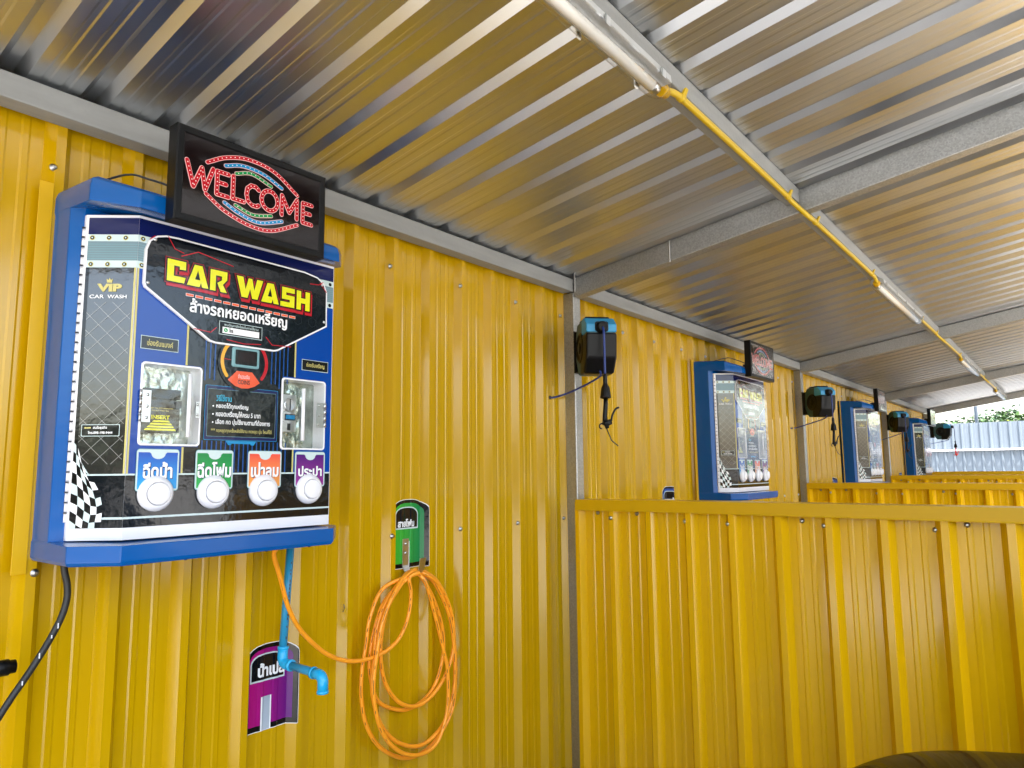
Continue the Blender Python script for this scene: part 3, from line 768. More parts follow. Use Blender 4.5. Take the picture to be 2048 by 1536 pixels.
# ------------------------------------------------------------------ welcome signs
def build_sign():
    t = thing('welcome_sign', '', 'sign', (1, -.332, 2.152), group='welcome signs above the coin machines')
    b = MB()
    X_0, X_1, H = -.236, .194, .241
    fr = rect(X_0, 0, X_1, H); i1 = offset(fr, -.004); i2 = offset(fr, -.017); i3 = offset(fr, -.020)
    b.rings([[(x, 0, z) for x, z in fr], [(x, -.040, z) for x, z in fr], [(x, -.042, z) for x, z in i1], [(x, -.042, z) for x, z in i2], [(x, -.039, z) for x, z in i3]], 'black')
    b.build('frame', t)
    b = MB(); fs = lambda x, z, d: Vector((x, -.0393-d, z))
    b.poly(rect(X_0+.0195, .0195, X_1-.0195, H-.0195), fs, 'signface', (), 0)
    Z = 2.152
    W = lambda pts: [(x-1, z-Z) for x, z in pts]
    LT = [W([(.790, 2.306), (.808, 2.245), (.828, 2.298), (.838, 2.245), (.857, 2.304)]), W([(.898, 2.303), (.868, 2.303), (.868, 2.244), (.899, 2.244)]), W([(.868, 2.275), (.892, 2.275)]),
          W([(.911, 2.304), (.911, 2.245), (.942, 2.245)]),
          W([(.983, 2.289), (.975, 2.295), (.962, 2.295), (.951, 2.284), (.949, 2.268), (.953, 2.251), (.965, 2.243), (.978, 2.243), (.984, 2.247)]),
          W([(.992+.024*(1+math.cos(a)), 2.270+.027*math.sin(a)) for a in [2*math.pi*k/16 for k in range(17)]]),
          W([(1.053, 2.243), (1.053, 2.297), (1.0765, 2.255), (1.100, 2.297), (1.100, 2.243)]), W([(1.148, 2.295), (1.119, 2.295), (1.119, 2.239), (1.148, 2.239)]), W([(1.119, 2.268), (1.143, 2.268)])]
    AR = [('red', [(.842, 2.318), (.891, 2.347), (.953, 2.363), (1.029, 2.354), (1.102, 2.311)], .0085), ('skyblue', [(.890, 2.325), (.936, 2.340), (.996, 2.337), (1.052, 2.316)], .0085), ('green', [(.919, 2.314), (.963, 2.327), (1.020, 2.311)], .0078),
          ('green', [(.920, 2.230), (.968, 2.218), (1.023, 2.230)], .0078), ('skyblue', [(.890, 2.228), (.932, 2.211), (.987, 2.202), (1.055, 2.224)], .0085), ('red', [(.841, 2.236), (.889, 2.207), (.960, 2.187), (1.025, 2.190), (1.103, 2.227)], .0085)]
    def dots(pl, st, d):
        acc = st*.5
        for a, c in zip(pl[:-1], pl[1:]):
            a, c = Vector(a), Vector(c); L = (c-a).length; q = acc
            while q < L:
                p = a+(c-a)*q/L; b.poly(disc(p.x, p.y, .0015, 6), fs, 'white_ink', (), d); q += st
            acc = q-L
    for mk, pts, wd in AR:
        pl = [tuple(v) for v in spline([(p[0], p[1], 0) for p in W(pts)], 6)]; pl = [(p[0], p[1]) for p in pl]
        stroke(b, pl, wd+.0026, fs, 'pink', .0005); stroke(b, pl, wd, fs, mk, .0012); dots(pl, .0125, .0018)
    for pl in LT: stroke(b, pl, .0128, fs, 'pink', .0005)
    for pl in LT: stroke(b, pl, .0098, fs, 'red', .0012)
    for pl in LT: dots(pl, .0105, .0018)
    b.build('sign_face', t, recalc=False)
    b = MB(); b.tube([tuple(v) for v in spline([(-.35, .19, .10), (-.29, .10, .128), (-.25, .06, .118), (-.22, .02, .10), (-.205, .001, .085)], 6)], .0028, 'rubber', 8); b.build('power_cable', t)
    b = MB(); b.box(-.12, -.09, 0, .06, .075, .10, 'rubber'); b.box(.05, .08, 0, .06, .075, .10, 'rubber'); b.build('mounting_bracket', t, .002)
    return t
sign = build_sign()
slab = ['nearest black WELCOME sign with red letters above the CAR WASH machine', 'greyish WELCOME sign on top of the second coin machine', 'pale washed out WELCOME sign on top of the third coin machine', 'narrow pale WELCOME sign on top of the farthest coin machine']
for i, off in enumerate(MACH):
    o = sign if i == 0 else copy_tree(sign)
    if i:
        b = MB(); random.seed(4+i)
        vv = [[(-.218+.394*p/8, -.0425-.0012*random.random(), .018+.205*q/5) for p in range(9)] for q in range(6)]
        for q in range(5):
            for p in range(8): b.face([vv[q][p], vv[q][p+1], vv[q+1][p+1], vv[q+1][p]], 'filmwrap', True)
        bmesh.ops.remove_doubles(b.bm, verts=b.bm.verts, dist=1e-6); b.build('protective_film', o)
    o.location = (1+off, -.332, 2.152); o['label'] = slab[i]
    o.rotation_euler = ((0, 0, 0), (.012, .006, -.02), (-.01, -.008, .025), (.015, .004, -.01))[i]

# ------------------------------------------------------------------ hose reels
M['reelteal'] = mat('teal_plastic', (.022, .082, .10), .42, bump=.04, bscale=(200, 200, 200))
M['reelblue'] = mat('sky_blue_plastic', (.025, .27, .52), .38)
M['bluehose'] = mat('blue_hose', (.012, .035, .20), .35)
M['redplastic'] = mat('red_plastic', (.8, .03, .03), .4)
def build_reel(px, az, hole, label, red=False):
    t = thing('hose_reel', label, 'hose reel', (px+.031, -.093, 2.13), group='retractable hose reels on the posts')
    a = R_(az); d = Vector((math.cos(a), math.sin(a), 0)); s = Vector((-d.y, d.x, 0))
    piv = Vector((0, -.060, 0))
    K = .82
    F = lambda f, l, z: piv+d*f*K+s*l*K+Vector((0, 0, z*K))
    # bracket on the post
    b = MB(); b.box(-.04, .04, -.006, 0, -.105, .105, 'black'); b.box(-.034, -.026, -.072, -.006, -.1, .1, 'black'); b.box(.026, .034, -.072, -.006, -.1, .1, 'black')
    b.tube([(0, -.066, -.095), (0, -.066, .095)], .011, 'steel', 10)
    for z in (-.085, .085): b.lathe((0, -.006, z), (0, -1, 0), [(.007, 0), (.006, .004), (.001, .005)], 'screw', 8)
    b.build('mounting_bracket', t, .001)
    # housing: octagon in (f, z) extruded sideways
    def prism(name, prof, w0, mk, bev=.008, seg=3, w1=None):
        w1 = w0 if w1 is None else w1
        b = MB(); b.rings([[F(f, -w0, z) for f, z in prof], [F(f, w1, z) for f, z in prof]], mk); return b.build(name, t, bev, seg, True)
    prism('housing', [(.025, .10), (.06, .155), (.245, .152), (.315, .10), (.315, .04), (.30, -.08), (.24, -.160), (.07, -.160), (.015, -.06)], .082, 'reelteal', .014, 4)
    prism('top_cap', [(.075, .150), (.22, .150), (.232, .166), (.085, .166)], .072, 'black', .006)
    prism('blue_band', [(.20, .060), (.318, .060), (.320, .105), (.262, .150), (.20, .150)], .0875, 'reelblue', .006)
    prism('drum_cover', [(.15, -.166), (.245, -.166), (.308, -.085), (.323, .058), (.15, .058)], .0885, 'black', .012, 4)
    b = MB()
    for sg in (-1, 1):
        o = F(.15, sg*.081, -.005); b.lathe(o, s*sg, [(.073, 0), (.073, .006), (.062, .010), (.057, .004), (.029, .004), (.026, .010), (.002, .010)], 'reelteal' if sg > 0 else 'black', 26)
    b.build('drum_disc', t)
    b = MB(); b.lathe(F(.30, 0, .085), d, [(.029, 0), (.029, .022), (.024, .026), (.024, .045), (.018, .050), (.015, .04)], 'black', 20)
    b.rings([[F(.318, l, z) for l, z in rrect(-.038, .062, .038, .118, .012)], [F(.3235, l, z) for l, z in rrect(-.038, .062, .038, .118, .012)]], 'black'); b.build('hose_mouth', t)
    e0 = F(.348, 0, .078); e1 = F(.362, 0, .05)
    L = .19 if not red else .20
    bx, by = e1.x, e1.y
    b = MB(); b.tube([tuple(v) for v in spline([F(.33, 0, .082), F(.352, 0, .076), F(.366, 0, .045), F(.368, 0, -.05), F(.368, 0, -L)], 6)], .0052, 'bluehose', 10); b.build('outlet_hose', t)
    E = F(.368, 0, -L)
    b = MB(); b.lathe(E, (0, 0, -1), [(.007, -.005), (.0095, 0)]+[(.0095+.0008*(k % 2), .008*k) for k in range(1, 6)]+[(.012, .045), (.019, .058), (.024, .095), (.025, .103), (.018, .106), (.012, .108)], 'black', 16); b.build('hose_connector', t)
    G = E+Vector((0, 0, -.106))
    g_ = MB(); mk = 'redplastic' if red else 'black'
    sd = s if not red else d
    g_.tube([G, G+Vector((0, 0, -.03))+sd*-.001, G+Vector((0, 0, -.085))+sd*-.006, G+Vector((0, 0, -.108))+sd*-.004], [.0095, .010, .0105, .013], mk, 12)
    B = G+Vector((0, 0, -.112))+sd*.0
    g_.tube([B+sd*-.016+Vector((0, 0, .006)), B+Vector((0, 0, 0)), B+sd*.022+Vector((0, 0, .008))], [.011, .016, .012], mk, 12)
    g_.tube([B, B+Vector((0, 0, -.022))+sd*.004], [.013, .008], mk, 10)
    hk = [B+sd*(-.020+.012*math.cos(R_(q)))+Vector((0, 0, -.012+.012*math.sin(R_(q)))) for q in range(60, 300, 30)]
    g_.tube(hk, .0032, mk, 8)
    gun = g_.build('air_gun', t)
    g_ = MB(); g_.tube([tuple(v) for v in spline([B+sd*.022+Vector((0, 0, .010)), B+sd*.030+Vector((0, 0, .04)), B+sd*.045+Vector((0, 0, .065)), B+sd*.060+Vector((0, 0, .072))], 5)], .0045, mk, 8); g_.build('trigger_lever', gun)
    if not red:
        g_ = MB(); g_.tube([B+Vector((0, 0, -.020)), B+sd*.022+Vector((0, 0, -.075)), B+sd*.052+Vector((0, 0, -.100))], .0026, 'rubber', 8); g_.build('nozzle_tube', gun)
    h = Vector(hole)-Vector((px+.031, -.093, 2.13))
    b = MB(); b.tube([tuple(v) for v in spline([F(.27, 0, -.155), F(.22, 0, -.185), (F(.1, 0, -.21)*.6+h*.4), h+Vector((.03, -.02, .004)), h+Vector((-.01, .012, 0))], 7)], .0048, 'bluehose', 10); b.build('inlet_hose', t)
    b = MB(); b.lathe(h+Vector((0, .001, 0)), (0, -1, 0), [(.010, 0), (.010, .003), (.007, .0035)], 'rubber', 14); b.build('grommet', t)
    return t
rl = ['nearest hose reel, sky blue band on top, mounted on the post beside the first partition', 'second hose reel, dark teal, between the second and third coin machines',
      'third hose reel, partly overlapping the farthest coin machine', 'farthest hose reel seen side-on against the pale blue fence, red air gun hanging']
for i, (px, az, red) in enumerate(zip(POST, (226, 230, 218, 266), (0, 0, 0, 1))):
    hx = px-.09
    build_reel(px, az, (hx, wy(hx)-.001, 1.906), rl[i], bool(red))

# ------------------------------------------------------------------ tube lights and conduit
M['tube'] = mat('led_tube', (.85, .85, .82), .3)
M['lampbody'] = mat('lamp_grey_plastic', (.42, .43, .43), .4)
LY, LZ = -1.186, 2.592
LAMPS = ((.42, 1.70), (4.37, 5.69), (8.07, 9.45), (11.8, 13.15))
llab = ['nearest tube light, cut off by the top of the photo, clear cover', 'second tube light, between the nearest two roof rafters beyond the yellow bend', 'third tube light along the roof purlin, pale grey', 'smallest tube light at the far end of the roof']
for i, (x0, x1) in enumerate(LAMPS):
    t = thing('tube_light', llab[i], 'light', ((x0+x1)/2, LY, LZ), group='tube lights under the roof')
    hl = (x1-x0)/2
    b = MB(); pf = [(-.036, .0), (-.034, .022), (-.02, .03), (.02, .03), (.034, .022), (.036, .0)]
    b.rings([[(x, y, z) for y, z in pf] for x in (-hl+.01, hl-.01)], 'lampbody'); b.build('lamp_base', t, .002)
    b = MB(); pf = [(.038*math.cos(R_(q)), -.036*math.sin(R_(q))) for q in range(0, 181, 15)]
    b.rings([[(x, y*k, z*k) for y, z in pf] for x, k in ((-hl, .55), (-hl+.012, .9), (-hl+.03, 1), (hl-.03, 1), (hl-.012, .9), (hl, .55))], 'clear', smooth=True); b.build('clear_cover', t)
    b = MB(); b.tube([(-hl+.03, .004, -.010), (hl-.03, .004, -.010)], .0145, 'tube', 14); b.build('led_tube', t)
    b = MB()
    for sx in (-1, 1): b.lathe((sx*(hl-.032), .004, -.010), (sx, 0, 0), [(.0152, -.02), (.0152, .006), (.010, .010)], 'steel', 14)
    b.build('tube_cap', t)
    for k in range(5):
        x = -hl+.07+k*(2*hl-.14)/4
        for sy in (-1, 1):
            b = MB(); b.rings([[(x+q, sy*.0385, .016), (x+q, sy*.0435, .010), (x+q, sy*.0425, -.012), (x+q, sy*.0385, -.008)] for q in (-.009, .009)], 'steel'); b.build('clip', t)
    b = MB(); b.lathe((hl-.004, 0, -.002), (1, 0, 0), [(.019, 0), (.019, .012), (.015, .013), (.015, .03)], 'cap' if i == 0 else 'lampbody', 14); b.lathe((-hl+.004, 0, -.002), (-1, 0, 0), [(.019, 0), (.019, .012), (.015, .013), (.015, .03)], 'cap', 14); b.build('cable_gland', t)
M['conduit'] = mat('yellow_pvc', (.58, .39, .008), .35)
CY, CZ = -1.192, 2.612
clab = ['thick yellow conduit nearest the camera, bending under the first roof rafter', 'middle yellow conduit running between the second and third tube lights', 'short far yellow conduit joining the last two tube lights']
for i in range(3):
    xa, xb, xr = LAMPS[i][1]+.012, LAMPS[i+1][0]-.012, POST[i]+.03
    t = thing('cable_conduit', clab[i], 'conduit', (xa, CY, CZ), group='yellow cable conduits under the purlin')
    pts = [(0, .004, -.022), (.06, 0, -.004), (.2, 0, 0), ((xr-.25)-xa, 0, 0), ((xr-.11)-xa, 0, -.006), (xr-.03-xa, -.032, -.046), (xr+.03-xa, -.034, -.048), (xr+.12-xa, -.008, -.012), (xr+.24-xa, 0, 0), (xb-xa-.2, 0, 0), (xb-xa-.06, 0, -.004), (xb-xa, .004, -.022)]
    b = MB(); b.tube([tuple(v) for v in spline(pts, 6)], .0098, 'conduit', 14); b.build('pipe', t)
    for x in (.10, xr-.16-xa, xr+.22-xa, xb-xa-.14):
        b = MB(); b.lathe((x-.010, 0, 0), (1, 0, 0), [(.0104, 0), (.0126, .001), (.0126, .019), (.0104, .02)], 'conduit', 14)
        b.rings([[(x+q, -.012, .004), (x+q, -.020, .022), (x+q, -.014, .022), (x+q, -.005, .010)] for q in (-.008, .008)], 'conduit')
        b.rings([[(x+q, .010, .004), (x+q, .016, .022), (x+q, .010, .022), (x+q, .003, .010)] for q in (-.008, .008)], 'conduit'); b.build('clip', t)

# ------------------------------------------------------------------ stickers on the wall (follow the ribs)
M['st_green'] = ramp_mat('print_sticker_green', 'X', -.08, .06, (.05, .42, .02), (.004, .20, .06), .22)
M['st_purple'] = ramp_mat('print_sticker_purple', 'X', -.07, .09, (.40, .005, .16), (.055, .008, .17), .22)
M['st_blue'] = ramp_mat('print_sticker_blue', 'X', -.07, .07, (.02, .10, .45), (.01, .03, .20), .22)
M['stripsilver'] = ramp_mat('print_strip', 'Z', -.3, .1, (.55, .60, .66), (.22, .28, .36), .25)
def arch(x0, x1, z0, z1, r):
    return [(x0, z0), (x1, z0)]+[(x1-r+r*math.cos(R_(q)), z1-r*.62+r*.62*math.sin(R_(q))) for q in range(0, 91, 15)]+[(x0+r+r*math.cos(R_(q)), z1-r*.62+r*.62*math.sin(R_(q))) for q in range(90, 181, 15)]
def sticker(x0, x1, z0, z1, main, words, txt, label, strip=True):
    cx, cz = (x0+x1)/2, (z0+z1)/2
    fn = lambda u, z, d: Vector((u, -d, z))
    a, c, p, q = x0-cx, x1-cx, z0-cz, z1-cz
    b = MB(); H = q-p
    b.poly(arch(a-.002, c+.002, p-.002, q+.002, .065), fn, 'white_ink', (), .0006)
    b.poly(arch(a, c, p, q, .064), fn, 'black_ink', (), .0010)
    b.poly(arch(a+.008, c-.012, p+.016, q-.012, .055), fn, main, (), .0014)
    b.poly(arch(a+.011, c-.032, q-.108, q-.026, .045), fn, 'silver', (), .0018); b.poly(arch(a+.015, c-.036, q-.103, q-.030, .042), fn, 'dark', (), .0022)
    text(b, words, fn, *txt, 'white_ink', .0027, .04)
    if strip:
        m_ = a+.45*(c-a)-.006
        b.poly(rect(m_-.018, p, m_+.018, p+.097), fn, 'white_ink', (), .0018); b.poly(rect(m_-.0135, p, m_+.0135, p+.097), fn, 'stripsilver', (), .0022)
    bp = [s for s, h in WALLP if x0-.01 < s < x1+.01]
    for s in bp:
        geo = b.bm.verts[:]+b.bm.edges[:]+b.bm.faces[:]
        bmesh.ops.bisect_plane(b.bm, geom=geo, plane_co=(s-cx, 0, 0), plane_no=(1, 0, 0), dist=1e-6)
    for v in b.bm.verts: v.co.y += wy(v.co.x+cx)
    o = b.build('hose_sticker', loc=(cx, 0, cz), recalc=False)
    return tag(o, label, 'sticker', 'label stickers on the yellow wall')
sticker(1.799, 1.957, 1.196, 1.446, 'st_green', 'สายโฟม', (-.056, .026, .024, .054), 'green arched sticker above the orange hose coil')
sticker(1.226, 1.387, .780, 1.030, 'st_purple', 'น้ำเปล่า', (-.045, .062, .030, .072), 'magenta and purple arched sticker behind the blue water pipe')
for i, xx in enumerate((4.05, 7.80, 11.30)):
    zt = (1.446, 1.455, 1.475)[i]
    sticker(xx-.075, xx+.075, zt-.25, zt, 'st_blue', 'สายน้ำ', (-.050, .022, .028, .060), ['dark blue arched sticker peeking over the nearest partition cap', 'dark sticker tip left of the third coin machine', 'tiny dark sticker tip beside the farthest coin machine'][i])

# ------------------------------------------------------------------ hook and orange hose
hk = thing('hose_hook', 'bent flat steel hook holding the orange hose on the wall', 'hook', (1.861, 0, 1.25))
b = MB(); y0 = wy(1.861)-.0032
pth = [(0.0, .052), (0.0, -.045), (-.012, -.066), (-.040, -.078), (-.068, -.074), (-.085, -.055), (-.094, -.012)]
sec = []
for k, (dy, z) in enumerate(pth):
    q0 = Vector(pth[max(k-1, 0)]); q1 = Vector(pth[min(k+1, len(pth)-1)]); tt = (q1-q0).normalized(); n_ = Vector((-tt.y, tt.x))*.0012
    p = Vector((dy, z)); A_, B_ = p+n_, p-n_
    sec.append([(-.0155, y0+A_.x, A_.y), (.0155, y0+A_.x, A_.y), (.0155, y0+B_.x, B_.y), (-.0155, y0+B_.x, B_.y)])
b.rings(sec, 'steel'); b.build('hook_strap', hk, .0008)
for z in (.034, .000):
    b = MB(); b.lathe((0, y0-.0012, z), (0, -1, 0), [(.0065, 0), (.005, .003), (.0012, .0042)], 'steel', 12); b.build('rivet', hk)
LEAD = [(1.209, 1.335), (1.215, 1.311), (1.251, 1.243), (1.294, 1.152), (1.344, 1.08), (1.399, 1.022), (1.455, .978), (1.527, .944), (1.602, .931), (1.68, .936), (1.746, .962), (1.788, 1.01), (1.809, 1.069), (1.813, 1.125), (1.806, 1.175)]
LA = [(1.719, 1.148), (1.655, 1.06), (1.637, .974), (1.619, .889), (1.617, .803), (1.638, .711), (1.695, .626), (1.786, .563), (1.873, .543), (1.965, .566), (2.052, .644), (2.077, .757), (2.072, .892), (2.042, 1.038), (1.982, 1.134), (1.905, 1.183)]
LB = [(1.728, 1.135), (1.672, 1.045), (1.646, .943), (1.632, .84), (1.646, .744), (1.686, .663), (1.761, .595), (1.856, .563), (1.937, .586), (1.984, .681), (1.988, .81), (1.963, .906), (1.915, 1.051), (1.872, 1.155)]
LC = [(1.745, 1.132), (1.7, 1.065), (1.681, .966), (1.691, .874), (1.725, .801), (1.784, .744), (1.863, .718), (1.945, .742), (2.012, .804), (2.047, .896), (2.032, 1.013), (1.972, 1.115), (1.895, 1.172)]
LD = [(1.72, 1.111), (1.672, 1.021), (1.65, .912), (1.668, .82), (1.701, .765), (1.767, .727), (1.836, .709), (1.917, .723), (1.978, .773), (2.012, .87), (2.002, .971), (1.953, 1.078), (1.89, 1.16)]
LE = [(1.724, 1.123), (1.668, 1.028), (1.654, .929), (1.644, .826), (1.669, .732), (1.71, .668), (1.769, .619), (1.846, .587), (1.918, .591), (1.993, .634), (2.042, .732), (2.047, .863), (2.022, 1.001), (1.953, 1.124), (1.893, 1.172)]
path = [(x, -.085 if i > 3 else -.16+.02*i, z) for i, (x, z) in enumerate(LEAD)]
for n_, (lp, yy) in enumerate(((LA, -.050), (LD, -.061), (LE, -.073), (LC, -.083), (LB, -.094))):
    N = len(lp)
    path.append((1.846-.004*n_, -.088+.008*n_, 1.184+.005*(n_ % 3)))
    for i, (x, z) in enumerate(lp):
        u = i/(N-1); path.append((x, yy+.020*math.sin(u*math.pi)*((n_ % 2)*2-1)*.5, z))
path.append((1.850, -.058, 1.186))
path.append((1.835, -.052, 1.172))
M['hose'] = mat('orange_hose', (.92, .33, .014), .32, var=.06, vscale=(30, 30, 30))
M['hosemark'] = mat('hose_print', (.08, .02, .01), .5)
b = MB(); pp = spline(path, 9); b.tube(pp, .0070, 'hose', 12)
# dark printed line broken into dashes along the hose
i = 12
while i < len(pp)-6:
    n_ = random.choice((2, 2, 3, 5))
    sg = [pp[j]+Vector((-.0050, -.0050, .0006)) for j in range(i, min(i+n_, len(pp)))]
    if len(sg) > 1: b.tube(sg, .0010, 'hosemark', 5)
    i += n_+random.choice((1, 2, 2, 4))
oh = b.build('foam_hose'); tag(oh, 'long orange hose coiled over the steel hook on the wall', 'hose')

# ------------------------------------------------------------------ blue water pipe
M['pvc'] = mat('blue_pvc', (.022, .25, .44), .32); M['pvcfit'] = mat('blue_pvc_fitting', (.012, .36, .66), .25)
wp = thing('water_pipe', 'blue plastic water pipe with elbow spout below the machine', 'pipe', (1.293, -.08, .985))
b = MB(); b.tube([(.019, 0, .36), (.0, 0, .02)], .0118, 'pvc', 14)
for k in range(22):
    z = .07+k*.011
    if random.random() < .75: b.box(-.001+.052*z-.001, .0012+.052*z, -.0122, -.0117, z, z+.005+.004*random.random(), 'hosemark')
b.build('riser', wp)
def elbow(p, a, c, name='elbow', r=.0152):
    p, a, c = Vector(p), Vector(a), Vector(c)
    b = MB(); b.tube([p+a*.046, p+a*.020]+[p+a*.020*(1-math.sin(R_(q)))+c*.020*(1-math.cos(R_(q))) for q in range(15, 90, 15)]+[p+c*.020, p+c*.046], r, 'pvcfit', 16)
    for v in (a, c): b.lathe(p+v*.040, v, [(r, 0), (r+.0018, .001), (r+.0018, .008), (r*.7, .009)], 'pvcfit', 16)
    b.build(name, wp)
elbow((0, 0, 0), (.052, 0, .9986), (0, -1, 0))
b = MB(); b.tube([(0, -.03, 0), (.002, -.185, -.004)], .0118, 'pvc', 14); b.build('spout_pipe', wp)
elbow((.003, -.195, -.005), (0, 1, .01), (0, 0, -1))


# ------------------------------------------------------------------ black hose and spray gun at the left edge
b = MB(); b.tube([tuple(v) for v in spline([(.668, -.12, 1.37), (.672, -.12, 1.33), (.680, -.12, 1.295), (.681, -.12, 1.26), (.670, -.12, 1.217), (.643, -.12, 1.161), (.611, -.12, 1.107), (.581, -.12, 1.061), (.545, -.12, 1.0), (.49, -.12, .90), (.44, -.12, .78), (.40, -.11, .6), (.33, -.1, .45), (.22, -.08, .42), (.14, -.06, .55), (.12, -.05, .9), (.20, -.055, 1.06)], 8)], .0076, 'rubber', 12)
for x, z, l in ((.664, 1.20, .02), (.60, 1.089, .015), (.652, 1.18, .012), (.63, 1.14, .02)): b.box(x-.0012, x+.0012, -.1281, -.1274, z, z+l*.6, 'white')
bh = b.build('pressure_hose'); tag(bh, 'black rubber hose hanging from under the nearest machine at left edge', 'hose')
gn = thing('spray_gun', 'black spray gun nozzle poking in at the left edge', 'spray gun', (.45, -.12, 1.13))
b = MB(); b.tube([(-.28, 0, .03), (-.1, 0, .012), (.04, 0, .004)], [.012, .013, .013], 'black', 12)
b.lathe((.04, 0, .004), (1, 0, -.02), [(.0135, 0), (.0155, .004), (.0155, .055), (.0175, .058), (.0175, .083), (.0145, .084), (.0145, .096), (.006, .097)], 'black', 18); b.build('lance', gn)
b = MB(); b.rings([[(x, y, z) for y in (-.012, .012) for z in ((0, -.02) if y < 0 else (-.02, 0))] for x in (-.36, -.26)], 'black'); b.tube([(-.30, 0, 0), (-.33, 0, -.06), (-.35, 0, -.12)], .014, 'black', 10); b.build('grip', gn, .003)
sticker(.02, .17, 1.196, 1.446, 'st_blue', 'สายน้ำ', (-.050, .022, .028, .060), 'dark blue sticker on the wall left of the nearest machine')

# ------------------------------------------------------------------ black car at the lower right
M['carpaint'] = mat('black_car_paint', (.012, .010, .008), .3, spec=0.0, coat=.30)
M['glass_dark'] = mat('dark_car_glass', (.01, .012, .013), .05)
M['tyre'] = mat('tyre_rubber', (.02, .02, .02), .8)
car = thing('parked_car', 'glossy black car hood at the lower right, reflecting yellow ribs', 'car', (1.4715, -3.4085, .12), .0129)
b = MB()
def sect(y, hw, zs, zt, cam_):
    pts = []
    for k in range(-8, 9):
        u = k/8; x = hw*math.copysign(abs(u)**.9, u)
        pts.append((x, y, zt-cam_*abs(u)**2.6-(zt-zs)*max(0, (abs(u)-.86)/.14)**2*.6))
    return [(-hw*.98, y, .22)]+[(-hw*1.02, y, zs*.75)]+pts+[(hw*1.02, y, zs*.75)]+[(hw*.98, y, .22)]
secs = [sect(2.02, .50, .40, .50, .03), sect(1.99, .66, .46, .60, .05), sect(1.90, .76, .55, .70, .07), sect(1.75, .82, .60, .775, .09), sect(1.5, .85, .64, .82, .09), sect(1.1, .86, .66, .87, .08), sect(.62, .87, .68, .92, .08),
        sect(.1, .87, .70, .95, .06), sect(-1.3, .87, .72, .98, .05), sect(-1.75, .86, .72, .97, .06), sect(-2.2, .80, .66, .90, .08), sect(-2.3, .70, .5, .6, .08)]
secs = [[(x, y, z*.966+.0755-.0954*(x/.86)**2 if z > .3 else z+.0755) for x, y, z in r] for r in secs]
cols_ = [spline([r[k] for r in secs], 5) for k in range(len(secs[0]))]
secs = [[tuple(c[j]) for c in cols_] for j in range(len(cols_[0]))]
b.rings(secs, 'carpaint', smooth=True); b.build('body', car)
b = MB()
cab = [(.62, .80, .70, .90), (.05, .78, .60, 1.30), (-.3, .78, .58, 1.36), (-.9, .78, .57, 1.36), (-1.3, .77, .58, 1.28), (-1.85, .78, .66, .95)]
b.rings([[(-a*.93, y, .88), (-a*.98, y, min(z, .95)), (-c, y, max(z-.03, .9)), (-c*.8, y, z), (c*.8, y, z), (c, y, max(z-.03, .9)), (a*.98, y, min(z, .95)), (a, y, .88)] for y, a, c, z in cab], 'glass_dark', smooth=True); b.build('cabin_glass', car)
b = MB(); b.rings([[(-.56, y, z-.02), (-.46, y, z+.004), (.46, y, z+.004), (.56, y, z-.02)] for y, z in ((.02, 1.30), (-.3, 1.365), (-.9, 1.365), (-1.3, 1.285))], 'carpaint', cap=False, closed=False, smooth=True); b.build('roof', car)
for sx in (-1, 1):
    for y in (1.25, -1.4):
        b = MB(); b.lathe((sx*.70, y, .32), (sx, 0, 0), [(.20, 0), (.30, .0), (.32, .02), (.32, .15), (.30, .175), (.21, .18), (.20, .165)], 'tyre', 30); wl = b.build('wheel', car)
        b = MB(); b.lathe((sx*.70, y, .32), (sx, 0, 0), [(.2, .15), (.19, .165), (.06, .155), (.05, .17), (.002, .172)], 'steel', 24); b.build('rim', wl)
    b = MB(); b.lathe((sx*.60, 1.93, .52), (sx*.35, .93, .1), [(.10, -.03), (.10, .02), (.07, .045), (.002, .055)], 'clear', 18); b.build('headlight', car)

# ------------------------------------------------------------------ boundary fence, pole, trees beyond
fe = thing('metal_fence', 'tall pale blue corrugated metal fence beyond the open end', 'fence', (20, 0, 0))
P, at = profile(-12.0, 12.0, .1, .19, .07, .03, .03)
b = MB(); b.rings([[(-h, s, z) for s, h in P] for z in (1.95, 2.585)], 'fence', cap=False, closed=False); b.build('upper_sheet', fe)
b = MB(); b.rings([[(.06-h, s, z) for s, h in P] for z in (0, 1.99)], 'fence', cap=False, closed=False); b.build('lower_sheet', fe)
b = MB(); b.box(-.06, -.032, -12, 12, 1.925, 1.965, 'white'); b.build('rail', fe, .003)
for y in (-11, -8, -5, -2, 1, 4, 7, 10):
    b = MB(); b.box(.10, .16, y, y+.06, 0, 2.5, 'galv'); b.build('fence_post', fe)
pl = MB(); pl.tube([(0, 0, 0), (0, 0, 4.2), (.0, 0, 5.2)], [.045, .04, .036], 'fence', 14); pl.lathe((0, 0, 3.2), (0, 0, 1), [(.042, 0), (.06, .01), (.06, .05), (.042, .06)], 'fence', 14)
po = pl.build('pole', loc=(21.5, -.05, 0)); tag(po, 'pale blue vertical pole rising behind the fence', 'pole')
M['bark'] = mat('bark', (.10, .07, .045), .9, bump=.4, bscale=(20, 20, 6))
M['leafa'] = mat('leaf_green', (.055, .12, .020), .5, var=.35, vscale=(1.5, 1.5, 1.5)); M['leafb'] = mat('leaf_dark', (.030, .075, .022), .55, var=.3, vscale=(1.5, 1.5, 1.5)); M['leafc'] = mat('leaf_lime', (.16, .22, .02), .5, var=.3, vscale=(2, 2, 2))
for k in ('leafa', 'leafb', 'leafc'):
    bs = M[k].node_tree.nodes['Principled BSDF']; bs.inputs['Transmission Weight'].default_value = 0
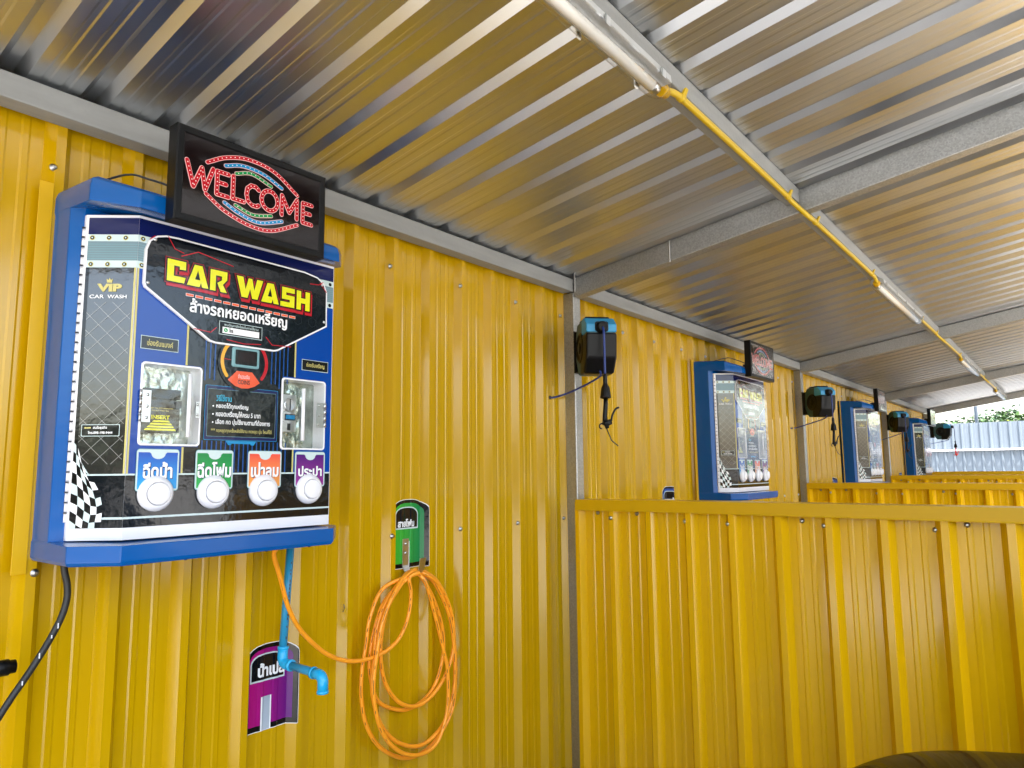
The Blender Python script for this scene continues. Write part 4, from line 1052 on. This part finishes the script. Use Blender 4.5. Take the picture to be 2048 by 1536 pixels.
def tree(loc, H, spread, flat, n, label, mats, seed):
    random.seed(seed)
    t = thing('tree', label, 'tree', loc, group='trees behind the fence')
    b = MB(); b.tube([(0, 0, 0), (.05, .03, H*.35), (0, .1, H*.7), (.02, .06, H*.9)], [.14, .11, .07, .03], 'bark', 10)
    tips = []
    for k in range(9):
        a = 2*math.pi*k/9+random.random()*.5; z0 = H*(.35+.4*random.random()); L = spread*(.55+.45*random.random())
        p1 = (math.cos(a)*L*.5, math.sin(a)*L*.5, z0+.25*L); p2 = (math.cos(a)*L, math.sin(a)*L, z0+.25*L+.12*L)
        b.tube([(0.02, .04, z0), p1, p2], [.05, .03, .012], 'bark', 6); tips += [Vector(p1), Vector(p2)]
    tips.append(Vector((0, .06, H*.92))); b.build('trunk', t)
    b = MB()
    cl = []
    for tp in tips:
        for k in range(3): cl.append(tp+Vector((random.gauss(0, .32), random.gauss(0, .32), random.gauss(.1, .16)*flat)))
    for k in range(n):
        c = random.choice(cl); r = .34*(.6+.8*random.random())
        v = Vector((random.gauss(0, 1), random.gauss(0, 1), random.gauss(0, .45)*flat)); v = v.normalized()*r*random.random()**.4
        p = c+v; u = Vector((random.gauss(0, 1), random.gauss(0, 1), random.gauss(0, .5))).normalized(); q = u.cross(Vector((0, 0, 1)))
        if q.length < .1: continue
        q.normalize(); q = (q+Vector((0, 0, random.uniform(-.5, .5)))).normalized(); L = .075+.05*random.random(); wd = L*.42
        b.face([p, p+u*L*.5+q*wd, p+u*L, p+u*L*.5-q*wd], random.choice(mats))
    b.build('crown', t, recalc=False)
tree((24.5, -.05, 0), 3.1, 1.35, 1.0, 5200, 'broad green tree behind the fence beside the pole', ['leafa', 'leafb', 'leafb'], 11)
tree((24.0, -1.95, 0), 3.25, 1.3, 1.0, 4200, 'light green tree behind the fence at the right edge of the photo', ['leafa', 'leafa', 'leafc'], 12)
tree((23.0, -.62, 0), 2.5, .55, .9, 1300, 'small lime green bush top just over the fence below the pole', ['leafc', 'leafc', 'leafa'], 13)

# ------------------------------------------------------------------ unseen tree belts, added to block light and darken reflections
random.seed(21)
b = MB()
def belt(n, ax, a, c, off, h0, th):
    for k in range(n):
        t = random.uniform(a, c); h = h0*(1+.09*math.sin(t*.8)+.07*math.sin(t*2.1+1)); z = h*random.random()**.8; o = off+random.gauss(0, th)
        p = Vector((t, o, z)) if ax == 0 else Vector((o, t, z))
        u = Vector((random.gauss(0, 1), random.gauss(0, 1), random.gauss(0, .6))).normalized(); q = u.cross(Vector((0, 0, 1)))
        if q.length < .1: continue
        q.normalize(); L = .45+.3*random.random()
        b.face([p, p+u*L*.5+q*L*.4, p+u*L, p+u*L*.5-q*L*.4], random.choice(('leafa', 'leafb', 'leafb')))
belt(7000, 0, 8, 28, -12.5, 6.5, .7)
belt(4200, 1, -1.0, 11, -8.5, 5.5, .6)
belt(2600, 1, -18, -2, -18, 2.7, .6)
tb = b.build('light_blocking_trees', recalc=False); tag(tb, 'unseen belts of dark green trees added to block and shape the light', kind='stuff')
